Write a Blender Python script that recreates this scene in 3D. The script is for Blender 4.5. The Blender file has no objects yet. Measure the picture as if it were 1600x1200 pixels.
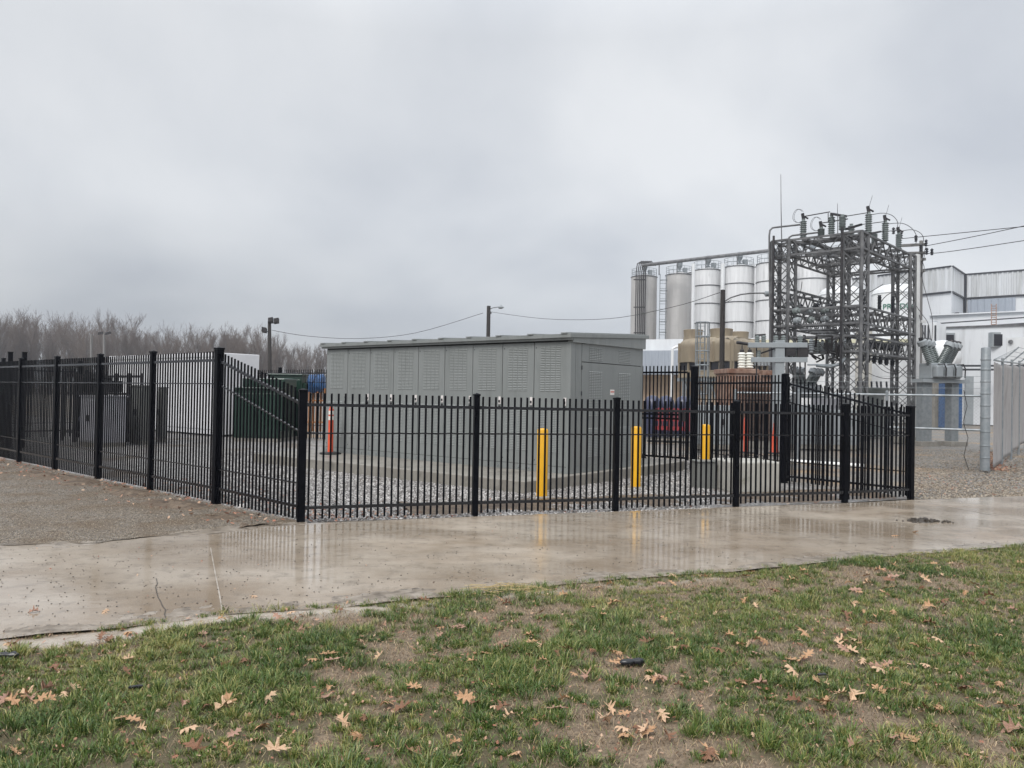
import bpy, math, random
import numpy as np
from mathutils import Vector, Matrix, Euler
random.seed(7); RNG = np.random.default_rng(7)
C = bpy.context.scene.collection
SC = bpy.context.scene

# ------------------------------------------------------------------ camera
F, CH, PITCH, ROLL = 1210.0, 1.7, math.radians(0.76), 0.0172
cam_d = bpy.data.cameras.new('camera'); cam = bpy.data.objects.new('camera', cam_d); C.objects.link(cam)
cam_d.sensor_width = 36; cam_d.lens = F/1600*36; cam_d.clip_end = 3000; cam_d.clip_start = 0.05
CR = (Matrix.Rotation(math.radians(90)+PITCH, 4, 'X') @ Matrix.Rotation(ROLL, 4, 'Z'))
cam.matrix_world = Matrix.Translation((0, 0, CH)) @ CR
SC.camera = cam

def ray(px, py):
    return CR.to_3x3() @ Vector(((px-800)/F, -(py-600)/F, -1))
def at(px, py, Y):
    r = ray(px, py); return Vector((0, 0, CH)) + r*(Y/r.y)
def gnd(px, py, z=0.0):
    r = ray(px, py); return Vector((0, 0, CH)) + r*((z-CH)/r.z)
def hor(px): return 602 + 0.0172*px

# ------------------------------------------------------------------ world, sun, exposure
w = bpy.data.worlds.new('World'); SC.world = w; w.use_nodes = True
nt = w.node_tree; nt.nodes.clear()
SUN_EL, SUN_AZ = math.radians(48), math.radians(200)
def N(nt, typ, **kw):
    n = nt.nodes.new(typ)
    for k, v in kw.items():
        if k.startswith('i_'): n.inputs[int(k[2:]) if k[2:].isdigit() else k[2:].replace('_', ' ')].default_value = v
        else: setattr(n, k, v)
    return n
def L(nt, a, b): nt.links.new(a, b)
def build_world():
    out = N(nt, 'ShaderNodeOutputWorld'); bg = N(nt, 'ShaderNodeBackground')
    sky = N(nt, 'ShaderNodeTexSky', sky_type='NISHITA', sun_disc=False, sun_elevation=SUN_EL, sun_rotation=SUN_AZ)
    sk = N(nt, 'ShaderNodeVectorMath', operation='SCALE'); sk.inputs['Scale'].default_value = 0.08
    L(nt, sky.outputs[0], sk.inputs[0])
    tc = N(nt, 'ShaderNodeTexCoord'); sep = N(nt, 'ShaderNodeSeparateXYZ'); L(nt, tc.outputs['Generated'], sep.inputs[0])
    za = N(nt, 'ShaderNodeMath', operation='MAXIMUM', i_1=0.0); L(nt, sep.outputs[2], za.inputs[0])
    zb = N(nt, 'ShaderNodeMath', operation='ADD', i_1=0.55); L(nt, za.outputs[0], zb.inputs[0])
    dx = N(nt, 'ShaderNodeMath', operation='DIVIDE'); L(nt, sep.outputs[0], dx.inputs[0]); L(nt, zb.outputs[0], dx.inputs[1])
    dy = N(nt, 'ShaderNodeMath', operation='DIVIDE'); L(nt, sep.outputs[1], dy.inputs[0]); L(nt, zb.outputs[0], dy.inputs[1])
    cb = N(nt, 'ShaderNodeCombineXYZ'); L(nt, dx.outputs[0], cb.inputs[0]); L(nt, dy.outputs[0], cb.inputs[1])
    n1 = N(nt, 'ShaderNodeTexNoise'); n1.inputs['Scale'].default_value = 1.5; n1.inputs['Detail'].default_value = 6; n1.inputs['Roughness'].default_value = 0.48
    n1.inputs['Distortion'].default_value = 0.25
    mp = N(nt, 'ShaderNodeMapping'); mp.inputs['Location'].default_value = (3.1, 1.35, 0); mp.inputs['Rotation'].default_value = (0, 0, 0.9); mp.inputs['Scale'].default_value = (1, 1.0, 1)
    L(nt, cb.outputs[0], mp.inputs[0]); L(nt, mp.outputs[0], n1.inputs['Vector'])
    cr = N(nt, 'ShaderNodeValToRGB'); L(nt, n1.outputs[0], cr.inputs[0])
    e = cr.color_ramp.elements
    e[0].position = 0.36; e[0].color = (0.300, 0.315, 0.342, 1)
    e[1].position = 0.62; e[1].color = (0.440, 0.449, 0.460, 1)
    k = e.new(0.48); k.color = (0.368, 0.381, 0.400, 1)
    # the cloud deck is darker to the west (left) and brighter to the east
    gx = N(nt, 'ShaderNodeMapRange'); gx.inputs[1].default_value = -0.7; gx.inputs[2].default_value = 0.7; gx.inputs[3].default_value = 0.96; gx.inputs[4].default_value = 1.08
    L(nt, sep.outputs[0], gx.inputs[0])
    # low bank of cloud near the left horizon
    lz = N(nt, 'ShaderNodeMapRange'); lz.inputs[1].default_value = 0.0; lz.inputs[2].default_value = 0.22; lz.inputs[3].default_value = 1; lz.inputs[4].default_value = 0
    L(nt, sep.outputs[2], lz.inputs[0])
    lx = N(nt, 'ShaderNodeMapRange'); lx.inputs[1].default_value = 0.25; lx.inputs[2].default_value = -0.45; lx.inputs[3].default_value = 0; lx.inputs[4].default_value = 1
    L(nt, sep.outputs[0], lx.inputs[0])
    lm = N(nt, 'ShaderNodeMath', operation='MULTIPLY'); L(nt, lz.outputs[0], lm.inputs[0]); L(nt, lx.outputs[0], lm.inputs[1])
    ls = N(nt, 'ShaderNodeMath', operation='MULTIPLY', i_1=0.36); L(nt, lm.outputs[0], ls.inputs[0])
    l1 = N(nt, 'ShaderNodeMath', operation='SUBTRACT', i_0=1.0); L(nt, ls.outputs[0], l1.inputs[1])
    # overcast dome: zenith brighter than the horizon
    gz = N(nt, 'ShaderNodeMapRange'); gz.inputs[1].default_value = 0.42; gz.inputs[2].default_value = 0.95; gz.inputs[3].default_value = 1.0; gz.inputs[4].default_value = 2.6
    L(nt, sep.outputs[2], gz.inputs[0])
    m1 = N(nt, 'ShaderNodeMath', operation='MULTIPLY'); L(nt, gx.outputs[0], m1.inputs[0]); L(nt, gz.outputs[0], m1.inputs[1])
    m2 = N(nt, 'ShaderNodeMath', operation='MULTIPLY'); L(nt, m1.outputs[0], m2.inputs[0]); L(nt, l1.outputs[0], m2.inputs[1])
    cs = N(nt, 'ShaderNodeVectorMath', operation='SCALE'); L(nt, cr.outputs[0], cs.inputs[0]); L(nt, m2.outputs[0], cs.inputs['Scale'])
    mx = N(nt, 'ShaderNodeMix', data_type='RGBA'); mx.inputs[0].default_value = 0.94
    L(nt, sk.outputs[0], mx.inputs[6]); L(nt, cs.outputs[0], mx.inputs[7])
    L(nt, mx.outputs[2], bg.inputs[0]); bg.inputs[1].default_value = 1.0; L(nt, bg.outputs[0], out.inputs[0])
build_world()
sd = bpy.data.lights.new('sun', 'SUN'); sd.energy = 1.3; sd.angle = math.radians(25); sd.color = (1, 0.97, 0.93)
sun = bpy.data.objects.new('sun', sd); C.objects.link(sun); sun.rotation_euler = (math.radians(90)-SUN_EL, 0, math.radians(-30))
sun.location = (0, -10, 40)
SC.view_settings.view_transform = 'Standard'; SC.view_settings.look = 'None'; SC.view_settings.exposure = 0.90; SC.view_settings.gamma = 1
SC.cycles.max_bounces = 6; SC.cycles.diffuse_bounces = 3; SC.cycles.glossy_bounces = 3; SC.cycles.transparent_max_bounces = 8

# ------------------------------------------------------------------ materials
def mat(name, col, rough=0.6, metal=0.0, col2=None, scale=4.0, detail=4, vscale=(1, 1, 1), bump=0.0, bscale=None, bdist=0.01,
        coat=0.0, rvar=0.0, lo=0.35, hi=0.65, col3=None, s3=1.0, lo3=0.5, hi3=0.7, v3=(1, 1, 1), spec=0.5):
    m = bpy.data.materials.new(name); m.use_nodes = True; t = m.node_tree; p = t.nodes['Principled BSDF']
    p.inputs['Base Color'].default_value = (*col, 1); p.inputs['Roughness'].default_value = rough; p.inputs['Metallic'].default_value = metal
    p.inputs['Specular IOR Level'].default_value = spec
    if coat: p.inputs['Coat Weight'].default_value = coat; p.inputs['Coat Roughness'].default_value = 0.12
    tc = N(t, 'ShaderNodeTexCoord')
    if col2 is not None:
        mp = N(t, 'ShaderNodeMapping'); mp.inputs['Scale'].default_value = vscale; L(t, tc.outputs['Object'], mp.inputs[0])
        n = N(t, 'ShaderNodeTexNoise'); n.inputs['Scale'].default_value = scale; n.inputs['Detail'].default_value = detail; n.inputs['Roughness'].default_value = 0.6
        L(t, mp.outputs[0], n.inputs['Vector'])
        r = N(t, 'ShaderNodeMapRange'); r.inputs[1].default_value = lo; r.inputs[2].default_value = hi; L(t, n.outputs[0], r.inputs[0])
        x = N(t, 'ShaderNodeMix', data_type='RGBA'); x.inputs[6].default_value = (*col, 1); x.inputs[7].default_value = (*col2, 1)
        L(t, r.outputs[0], x.inputs[0]); last = x.outputs[2]
        if col3 is not None:
            mp3 = N(t, 'ShaderNodeMapping'); mp3.inputs['Scale'].default_value = v3; mp3.inputs['Location'].default_value = (5, 3, 1); L(t, tc.outputs['Object'], mp3.inputs[0])
            n3 = N(t, 'ShaderNodeTexNoise'); n3.inputs['Scale'].default_value = s3; n3.inputs['Detail'].default_value = 6; n3.inputs['Roughness'].default_value = 0.65
            L(t, mp3.outputs[0], n3.inputs['Vector'])
            r3 = N(t, 'ShaderNodeMapRange'); r3.inputs[1].default_value = lo3; r3.inputs[2].default_value = hi3; L(t, n3.outputs[0], r3.inputs[0])
            x3 = N(t, 'ShaderNodeMix', data_type='RGBA'); L(t, last, x3.inputs[6]); x3.inputs[7].default_value = (*col3, 1); L(t, r3.outputs[0], x3.inputs[0]); last = x3.outputs[2]
        L(t, last, p.inputs['Base Color'])
        if rvar:
            rr = N(t, 'ShaderNodeMapRange'); rr.inputs[1].default_value = 0.3; rr.inputs[2].default_value = 0.7
            rr.inputs[3].default_value = max(0.02, rough-rvar); rr.inputs[4].default_value = min(1, rough+rvar); L(t, n.outputs[0], rr.inputs[0]); L(t, rr.outputs[0], p.inputs['Roughness'])
    if bump:
        nb = N(t, 'ShaderNodeTexNoise'); nb.inputs['Scale'].default_value = bscale or scale*4; nb.inputs['Detail'].default_value = 5
        L(t, tc.outputs['Object'], nb.inputs['Vector'])
        b = N(t, 'ShaderNodeBump'); b.inputs['Strength'].default_value = bump; b.inputs['Distance'].default_value = bdist
        L(t, nb.outputs[0], b.inputs['Height']); L(t, b.outputs[0], p.inputs['Normal'])
    return m

M = {}
M['black'] = mat('black_powder_coat', (0.0012, 0.0015, 0.003), 0.34, 0, (0.003, 0.0035, 0.006), 3, rvar=0.08, spec=0.07)
M['wet_black'] = mat('wet_black_rail', (0.003, 0.0035, 0.006), 0.12, 0, (0.006, 0.007, 0.01), 6, rvar=.08, spec=.55)
M['shelter'] = mat('grey_green_enclosure_paint', (0.198, 0.211, 0.207), 0.42, 0, (0.220, 0.233, 0.229), 1.3, bump=0.04, bscale=60, rvar=0.06, col3=(0.155, 0.166, 0.160), s3=1.4, v3=(3, 3, .35), lo3=.5, hi3=.8)
M['seam'] = mat('dark_seam', (0.03, 0.033, 0.033), 0.7)
M['galv'] = mat('galvanised_steel', (0.28, 0.30, 0.315), 0.5, 0.35, (0.21, 0.235, 0.25), 6, rvar=0.1)
M['lattice'] = mat('weathered_galvanised_lattice', (0.075, 0.076, 0.080), 0.6, 0.1, (0.17, 0.172, 0.176), 3, rvar=0.12)
M['dark_steel'] = mat('dark_steel', (0.022, 0.022, 0.026), 0.5, 0.4, (0.05, 0.045, 0.045), 5)
M['yellow'] = mat('yellow_bollard_paint', (0.76, 0.40, 0.012), 0.38, 0, (0.70, 0.36, 0.01), 5, col3=(0.55, 0.27, 0.02), s3=9, lo3=.62, hi3=.75, bump=0.1, bscale=30)
M['orange'] = mat('orange_plastic', (0.78, 0.10, 0.035), 0.5, 0, (0.62, 0.075, 0.03), 5, col3=(0.40, 0.07, 0.04), s3=7, lo3=.58, hi3=.75)
M['tape'] = mat('reflective_white_band', (0.75, 0.72, 0.66), 0.3)
M['rubber'] = mat('black_rubber', (0.02, 0.02, 0.02), 0.7)
M['white_paint'] = mat('white_container_paint', (0.74, 0.74, 0.755), 0.4, 0, (0.66, 0.66, 0.68), 1.5)
M['green'] = mat('dark_green_transformer_paint', (0.005, 0.026, 0.017), 0.35, 0, (0.007, 0.033, 0.021), 2, coat=0.3)
M['olive'] = mat('olive_grey_cabinet_paint', (0.15, 0.155, 0.145), 0.45, 0, (0.17, 0.175, 0.165), 3)
M['lav'] = mat('pale_grey_cabinet_paint', (0.42, 0.42, 0.46), 0.45, 0, (0.36, 0.36, 0.39), 3)
M['blue'] = mat('blue_tarp', (0.012, 0.05, 0.14), 0.35, 0, (0.02, 0.085, 0.22), 5, bump=0.6, bscale=6, bdist=0.05)
M['navy'] = mat('navy_drum_paint', (0.035, 0.042, 0.085), 0.4, 0, (0.05, 0.055, 0.10), 4)
M['amber_wood'] = mat('orange_weathered_timber', (0.42, 0.17, 0.05), 0.75, 0, (0.20, 0.09, 0.04), 5, vscale=(6, 6, 1))
M['red'] = mat('red_plastic', (0.30, 0.035, 0.04), 0.5, 0, (0.25, 0.03, 0.035), 3)
M['silo_grey'] = mat('stainless_silo_skin', (0.38, 0.37, 0.36), 0.5, 0.1, (0.46, 0.45, 0.44), 0.8, vscale=(3, 3, 0.25), col3=(0.40, 0.395, 0.385), s3=0.9, v3=(.3, .3, 2.0))
M['silo_white'] = mat('white_coated_silo_skin', (0.66, 0.665, 0.67), 0.5, 0.0, (0.55, 0.555, 0.56), 0.9, vscale=(3, 3, 0.2), col3=(0.34, 0.34, 0.34), s3=0.8, v3=(3, 3, .3), lo3=.56, hi3=.78)
M['tank_white'] = mat('smooth_white_tank_skin', (0.70, 0.715, 0.72), 0.35, 0, (0.62, 0.63, 0.64), 1.0, vscale=(2, 2, .4))
M['bldg_white'] = mat('white_wall_panel', (0.66, 0.68, 0.70), 0.6, 0, (0.60, 0.62, 0.645), 0.35, vscale=(1, 1, .5), col3=(0.40, 0.41, 0.42), s3=0.5, v3=(2, 2, .25), lo3=.58, hi3=.8)
M['bldg_blue'] = mat('pale_blue_grey_cladding', (0.34, 0.375, 0.43), 0.5, 0, (0.30, 0.335, 0.385), 0.6)
M['corr'] = mat('weathered_ribbed_metal', (0.62, 0.64, 0.66), 0.45, 0.1, (0.46, 0.47, 0.475), 0.5, vscale=(4, 4, .12), col3=(0.34, 0.345, 0.335), s3=0.6, v3=(2.5, 2.5, .2), lo3=.5, hi3=.72)
M['dark_trim'] = mat('dark_trim', (0.03, 0.032, 0.04), 0.5)
M['cream'] = mat('cream_trim', (0.62, 0.60, 0.44), 0.6)
M['tan_wall'] = mat('tan_warehouse_wall', (0.50, 0.38, 0.27), 0.7, 0, (0.42, 0.31, 0.22), 0.6)
M['tower_tan'] = mat('tan_fibreglass_casing', (0.20, 0.165, 0.115), 0.6, 0, (0.26, 0.215, 0.15), 1.2, vscale=(2, 2, .35), col3=(0.15, 0.115, 0.08), s3=1.2, v3=(2, 2, .3), lo3=.5, hi3=.75)
M['rust'] = mat('rusted_steel', (0.17, 0.085, 0.055), 0.85, 0, (0.32, 0.22, 0.17), 2.5, col3=(0.10, 0.05, 0.035), s3=3, lo3=.5, hi3=.7, bump=0.3)
M['porcelain'] = mat('cream_porcelain', (0.78, 0.78, 0.72), 0.2)
M['insul'] = mat('grey_green_porcelain', (0.16, 0.185, 0.182), 0.25, 0, (0.21, 0.235, 0.232), 5)
M['insul_dark'] = mat('dark_porcelain', (0.018, 0.02, 0.028), 0.2)
M['equip'] = mat('light_grey_equipment_paint', (0.30, 0.325, 0.34), 0.4, 0, (0.26, 0.285, 0.30), 3, rvar=.1)
M['wood'] = mat('weathered_pole_wood', (0.15, 0.15, 0.145), 0.85, 0, (0.22, 0.215, 0.21), 4, vscale=(6, 6, .6))
M['wood_dark'] = mat('creosoted_pole_wood', (0.018, 0.016, 0.016), 0.8, 0, (0.04, 0.034, 0.03), 4, vscale=(6, 6, .6))
M['pole_white'] = mat('pale_concrete_pole', (0.62, 0.63, 0.63), 0.6, 0, (0.52, 0.53, 0.53), 1.5)
M['concrete'] = mat('damp_concrete', (0.21, 0.195, 0.17), 0.55, 0, (0.27, 0.255, 0.225), 2.5, bump=0.25, col3=(0.12, 0.11, 0.095), s3=2, lo3=.52, hi3=.72, rvar=.15)
M['block'] = mat('cast_concrete_block', (0.34, 0.33, 0.30), 0.7, 0, (0.43, 0.42, 0.38), 3, bump=0.3, col3=(0.20, 0.20, 0.14), s3=2.6, lo3=.58, hi3=.7)
M['fabric'] = mat('grey_privacy_mesh', (0.34, 0.325, 0.32), 0.85, 0, (0.40, 0.385, 0.38), 1.0, vscale=(4, 4, .5), col3=(0.27, 0.255, 0.25), s3=1.2, v3=(3, 3, .6), bump=0.5, bscale=90)
M['pvc'] = mat('white_pvc', (0.75, 0.75, 0.73), 0.35)
M['bark'] = mat('bare_tree_bark', (0.075, 0.062, 0.055), 0.9, 0, (0.11, 0.092, 0.082), 0.3)
M['twig'] = mat('bare_tree_twigs', (0.115, 0.088, 0.072), 0.9, 0, (0.155, 0.125, 0.105), 0.15)
M['glass_dark'] = mat('black_opening', (0.012, 0.012, 0.018), 0.4)
M['letter_green'] = mat('green_lettering', (0.01, 0.13, 0.08), 0.5)
M['mud'] = mat('wet_mud', (0.035, 0.028, 0.022), 0.35, 0, (0.06, 0.048, 0.036), 12, bump=.8, bscale=30)
M['straw'] = mat('dry_straw', (0.42, 0.33, 0.16), 0.8, 0, (0.30, 0.22, 0.10), 12)
M['litter_plastic'] = mat('black_plastic_litter', (0.012, 0.013, 0.016), 0.3)
M['label_white'] = mat('label_white', (0.72, 0.68, 0.66), 0.5); M['label_red'] = mat('label_red', (0.55, 0.18, 0.15), 0.5)
M['stone_dark'] = mat('dark_pebble', (0.06, 0.052, 0.045), 0.5, 0, (0.14, 0.12, 0.10), 20)
for nm, c1, c2 in (('leaf_tan', (0.52, 0.31, 0.17), (0.36, 0.20, 0.10)), ('leaf_pale', (0.64, 0.44, 0.29), (0.46, 0.29, 0.17)),
                   ('leaf_pink', (0.42, 0.25, 0.18), (0.30, 0.17, 0.12)), ('leaf_rust', (0.24, 0.115, 0.06), (0.15, 0.07, 0.035))):
    M[nm] = mat(nm, c1, 0.55, 0, c2, 22, bump=.5, bscale=40)

def gravel_mat(name, cA, cB, cC, vor, big, bcol, wet=0.35, bump=0.7, blo=.48, bhi=.66):
    m = bpy.data.materials.new(name); m.use_nodes = True; t = m.node_tree; p = t.nodes['Principled BSDF']
    tc = N(t, 'ShaderNodeTexCoord'); v = N(t, 'ShaderNodeTexVoronoi'); v.inputs['Scale'].default_value = vor; L(t, tc.outputs['Object'], v.inputs['Vector'])
    sp = N(t, 'ShaderNodeSeparateColor'); L(t, v.outputs['Color'], sp.inputs[0])
    r = N(t, 'ShaderNodeValToRGB'); L(t, sp.outputs[0], r.inputs[0])
    r.color_ramp.elements[0].color = (*cA, 1); r.color_ramp.elements[1].color = (*cC, 1); k = r.color_ramp.elements.new(.5); k.color = (*cB, 1)
    edge = N(t, 'ShaderNodeMapRange'); edge.inputs[1].default_value = 0.25/1; edge.inputs[2].default_value = 0.75; edge.inputs[3].default_value = 1; edge.inputs[4].default_value = 0.45
    L(t, v.outputs['Distance'], edge.inputs[0])
    mu = N(t, 'ShaderNodeVectorMath', operation='SCALE'); L(t, r.outputs[0], mu.inputs[0]); L(t, edge.outputs[0], mu.inputs['Scale'])
    n = N(t, 'ShaderNodeTexNoise'); n.inputs['Scale'].default_value = big; n.inputs['Detail'].default_value = 6; n.inputs['Roughness'].default_value = .62; L(t, tc.outputs['Object'], n.inputs['Vector'])
    rr = N(t, 'ShaderNodeMapRange'); rr.inputs[1].default_value = blo; rr.inputs[2].default_value = bhi; L(t, n.outputs[0], rr.inputs[0])
    x = N(t, 'ShaderNodeMix', data_type='RGBA'); L(t, rr.outputs[0], x.inputs[0]); L(t, mu.outputs[0], x.inputs[6]); x.inputs[7].default_value = (*bcol, 1)
    L(t, x.outputs[2], p.inputs['Base Color']); p.inputs['Roughness'].default_value = wet
    b = N(t, 'ShaderNodeBump'); b.inputs['Strength'].default_value = bump; b.inputs['Distance'].default_value = 0.02; b.invert = True
    L(t, v.outputs['Distance'], b.inputs['Height'])
    n2 = N(t, 'ShaderNodeTexNoise'); n2.inputs['Scale'].default_value = 70; n2.inputs['Detail'].default_value = 4; L(t, tc.outputs['Object'], n2.inputs['Vector'])
    b2 = N(t, 'ShaderNodeBump'); b2.inputs['Strength'].default_value = .5; b2.inputs['Distance'].default_value = .01; L(t, n2.outputs[0], b2.inputs['Height']); L(t, b.outputs[0], b2.inputs['Normal'])
    L(t, b2.outputs[0], p.inputs['Normal'])
    return m
M['gravel_bed'] = gravel_mat('pale_washed_gravel', (0.13, 0.12, 0.112), (0.30, 0.285, 0.275), (0.56, 0.54, 0.52), 26, 0.55, (0.14, 0.11, 0.08), .5, .8, .54, .66)
M['gravel_lot'] = gravel_mat('brown_crushed_stone', (0.085, 0.068, 0.050), (0.215, 0.178, 0.138), (0.42, 0.37, 0.305), 62, 1.3, (0.125, 0.085, 0.048), .5, .7, .46, .62)
M['ground'] = gravel_mat('grey_brown_yard_gravel', (0.12, 0.11, 0.098), (0.21, 0.195, 0.175), (0.34, 0.32, 0.29), 22, 0.38, (0.26, 0.175, 0.095), .6, .5, .50, .66)

def path_material():
    m = bpy.data.materials.new('wet_concrete_path'); m.use_nodes = True; t = m.node_tree; p = t.nodes['Principled BSDF']
    tc = N(t, 'ShaderNodeTexCoord')
    def noise(scale, det=5, rough=.6, loc=(0, 0, 0), sc=(1, 1, 1), dist=0):
        mp = N(t, 'ShaderNodeMapping'); mp.inputs['Location'].default_value = loc; mp.inputs['Scale'].default_value = sc; L(t, tc.outputs['Object'], mp.inputs[0])
        n = N(t, 'ShaderNodeTexNoise'); n.inputs['Scale'].default_value = scale; n.inputs['Detail'].default_value = det; n.inputs['Roughness'].default_value = rough; n.inputs['Distortion'].default_value = dist
        L(t, mp.outputs[0], n.inputs['Vector']); return n.outputs[0]
    def mr(src, a, b, c, d):
        r = N(t, 'ShaderNodeMapRange'); r.inputs[1].default_value = a; r.inputs[2].default_value = b; r.inputs[3].default_value = c; r.inputs[4].default_value = d; L(t, src, r.inputs[0]); return r.outputs[0]
    def mix(f, a, b):
        x = N(t, 'ShaderNodeMix', data_type='RGBA'); L(t, f, x.inputs[0])
        for s, v in ((6, a), (7, b)):
            if isinstance(v, tuple): x.inputs[s].default_value = (*v, 1)
            else: L(t, v, x.inputs[s])
        return x.outputs[2]
    big = noise(0.55, 5, .6, (2, 7, 0), (1, 1.4, 1))
    c = mix(mr(big, .38, .62, 0, 1), (0.255, 0.200, 0.145), (0.40, 0.345, 0.28))
    c = mix(mr(noise(6, 6), .5, .75, 0, .7), c, (0.17, 0.14, 0.108))
    c = mix(mr(noise(90, 3), .58, .75, 0, .8), c, (0.50, 0.47, 0.42))
    c = mix(mr(noise(230, 2), .60, .72, 0, .6), c, (0.10, 0.08, 0.06))
    pud = mr(noise(0.42, 4, .55, (4.4, 1.2, 0), (1, 1.6, 1), .6), .36, .54, 0, 1)
    sx = N(t, 'ShaderNodeSeparateXYZ'); L(t, tc.outputs['Object'], sx.inputs[0])
    lf = mr(sx.outputs[0], -1.6, -3.2, 0, .55); ad = N(t, 'ShaderNodeMath', operation='ADD', use_clamp=True); L(t, pud, ad.inputs[0]); L(t, lf, ad.inputs[1]); pud = ad.outputs[0]
    dk = N(t, 'ShaderNodeVectorMath', operation='SCALE'); L(t, c, dk.inputs[0]); L(t, mr(pud, 0, 1, 1.08, .92), dk.inputs['Scale']); L(t, dk.outputs[0], p.inputs['Base Color'])
    rg = N(t, 'ShaderNodeMapRange'); rg.inputs[3].default_value = .24; rg.inputs[4].default_value = .06; L(t, pud, rg.inputs[0])
    L(t, rg.outputs[0], p.inputs['Roughness'])
    p.inputs['IOR'].default_value = 1.38
    h1 = noise(55, 4, .7); h2 = noise(13, 3, .55, (0, 0, 0), (.55, 1.7, 1))
    st = mr(pud, 0, 1, .30, .05)
    b = N(t, 'ShaderNodeBump'); b.inputs['Distance'].default_value = 0.004; L(t, st, b.inputs['Strength']); L(t, h1, b.inputs['Height'])
    b2 = N(t, 'ShaderNodeBump'); b2.inputs['Distance'].default_value = 0.006; b2.inputs['Strength'].default_value = .17; L(t, h2, b2.inputs['Height']); L(t, b.outputs[0], b2.inputs['Normal'])
    L(t, b2.outputs[0], p.inputs['Normal'])
    return m
M['path'] = path_material()

def attr_material(name, attr, c0, c1, rough=.6, cmid=None, extra=None, bump=None, transl=False):
    m = bpy.data.materials.new(name); m.use_nodes = True; t = m.node_tree; p = t.nodes['Principled BSDF']
    a = N(t, 'ShaderNodeAttribute', attribute_name=attr); r = N(t, 'ShaderNodeValToRGB'); L(t, a.outputs['Fac'], r.inputs[0])
    r.color_ramp.elements[0].color = (*c0, 1); r.color_ramp.elements[1].color = (*c1, 1)
    if cmid: k = r.color_ramp.elements.new(.5); k.color = (*cmid, 1)
    L(t, r.outputs[0], p.inputs['Base Color']); p.inputs['Roughness'].default_value = rough
    return m
M['grass'] = attr_material('grass_blades', 'tint', (0.018, 0.048, 0.009), (0.38, 0.33, 0.12), .42, (0.088, 0.150, 0.026))
M['thatch'] = attr_material('dead_grass_blades', 'tint', (0.10, 0.066, 0.04), (0.48, 0.37, 0.235), .75, (0.26, 0.18, 0.105))

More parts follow.
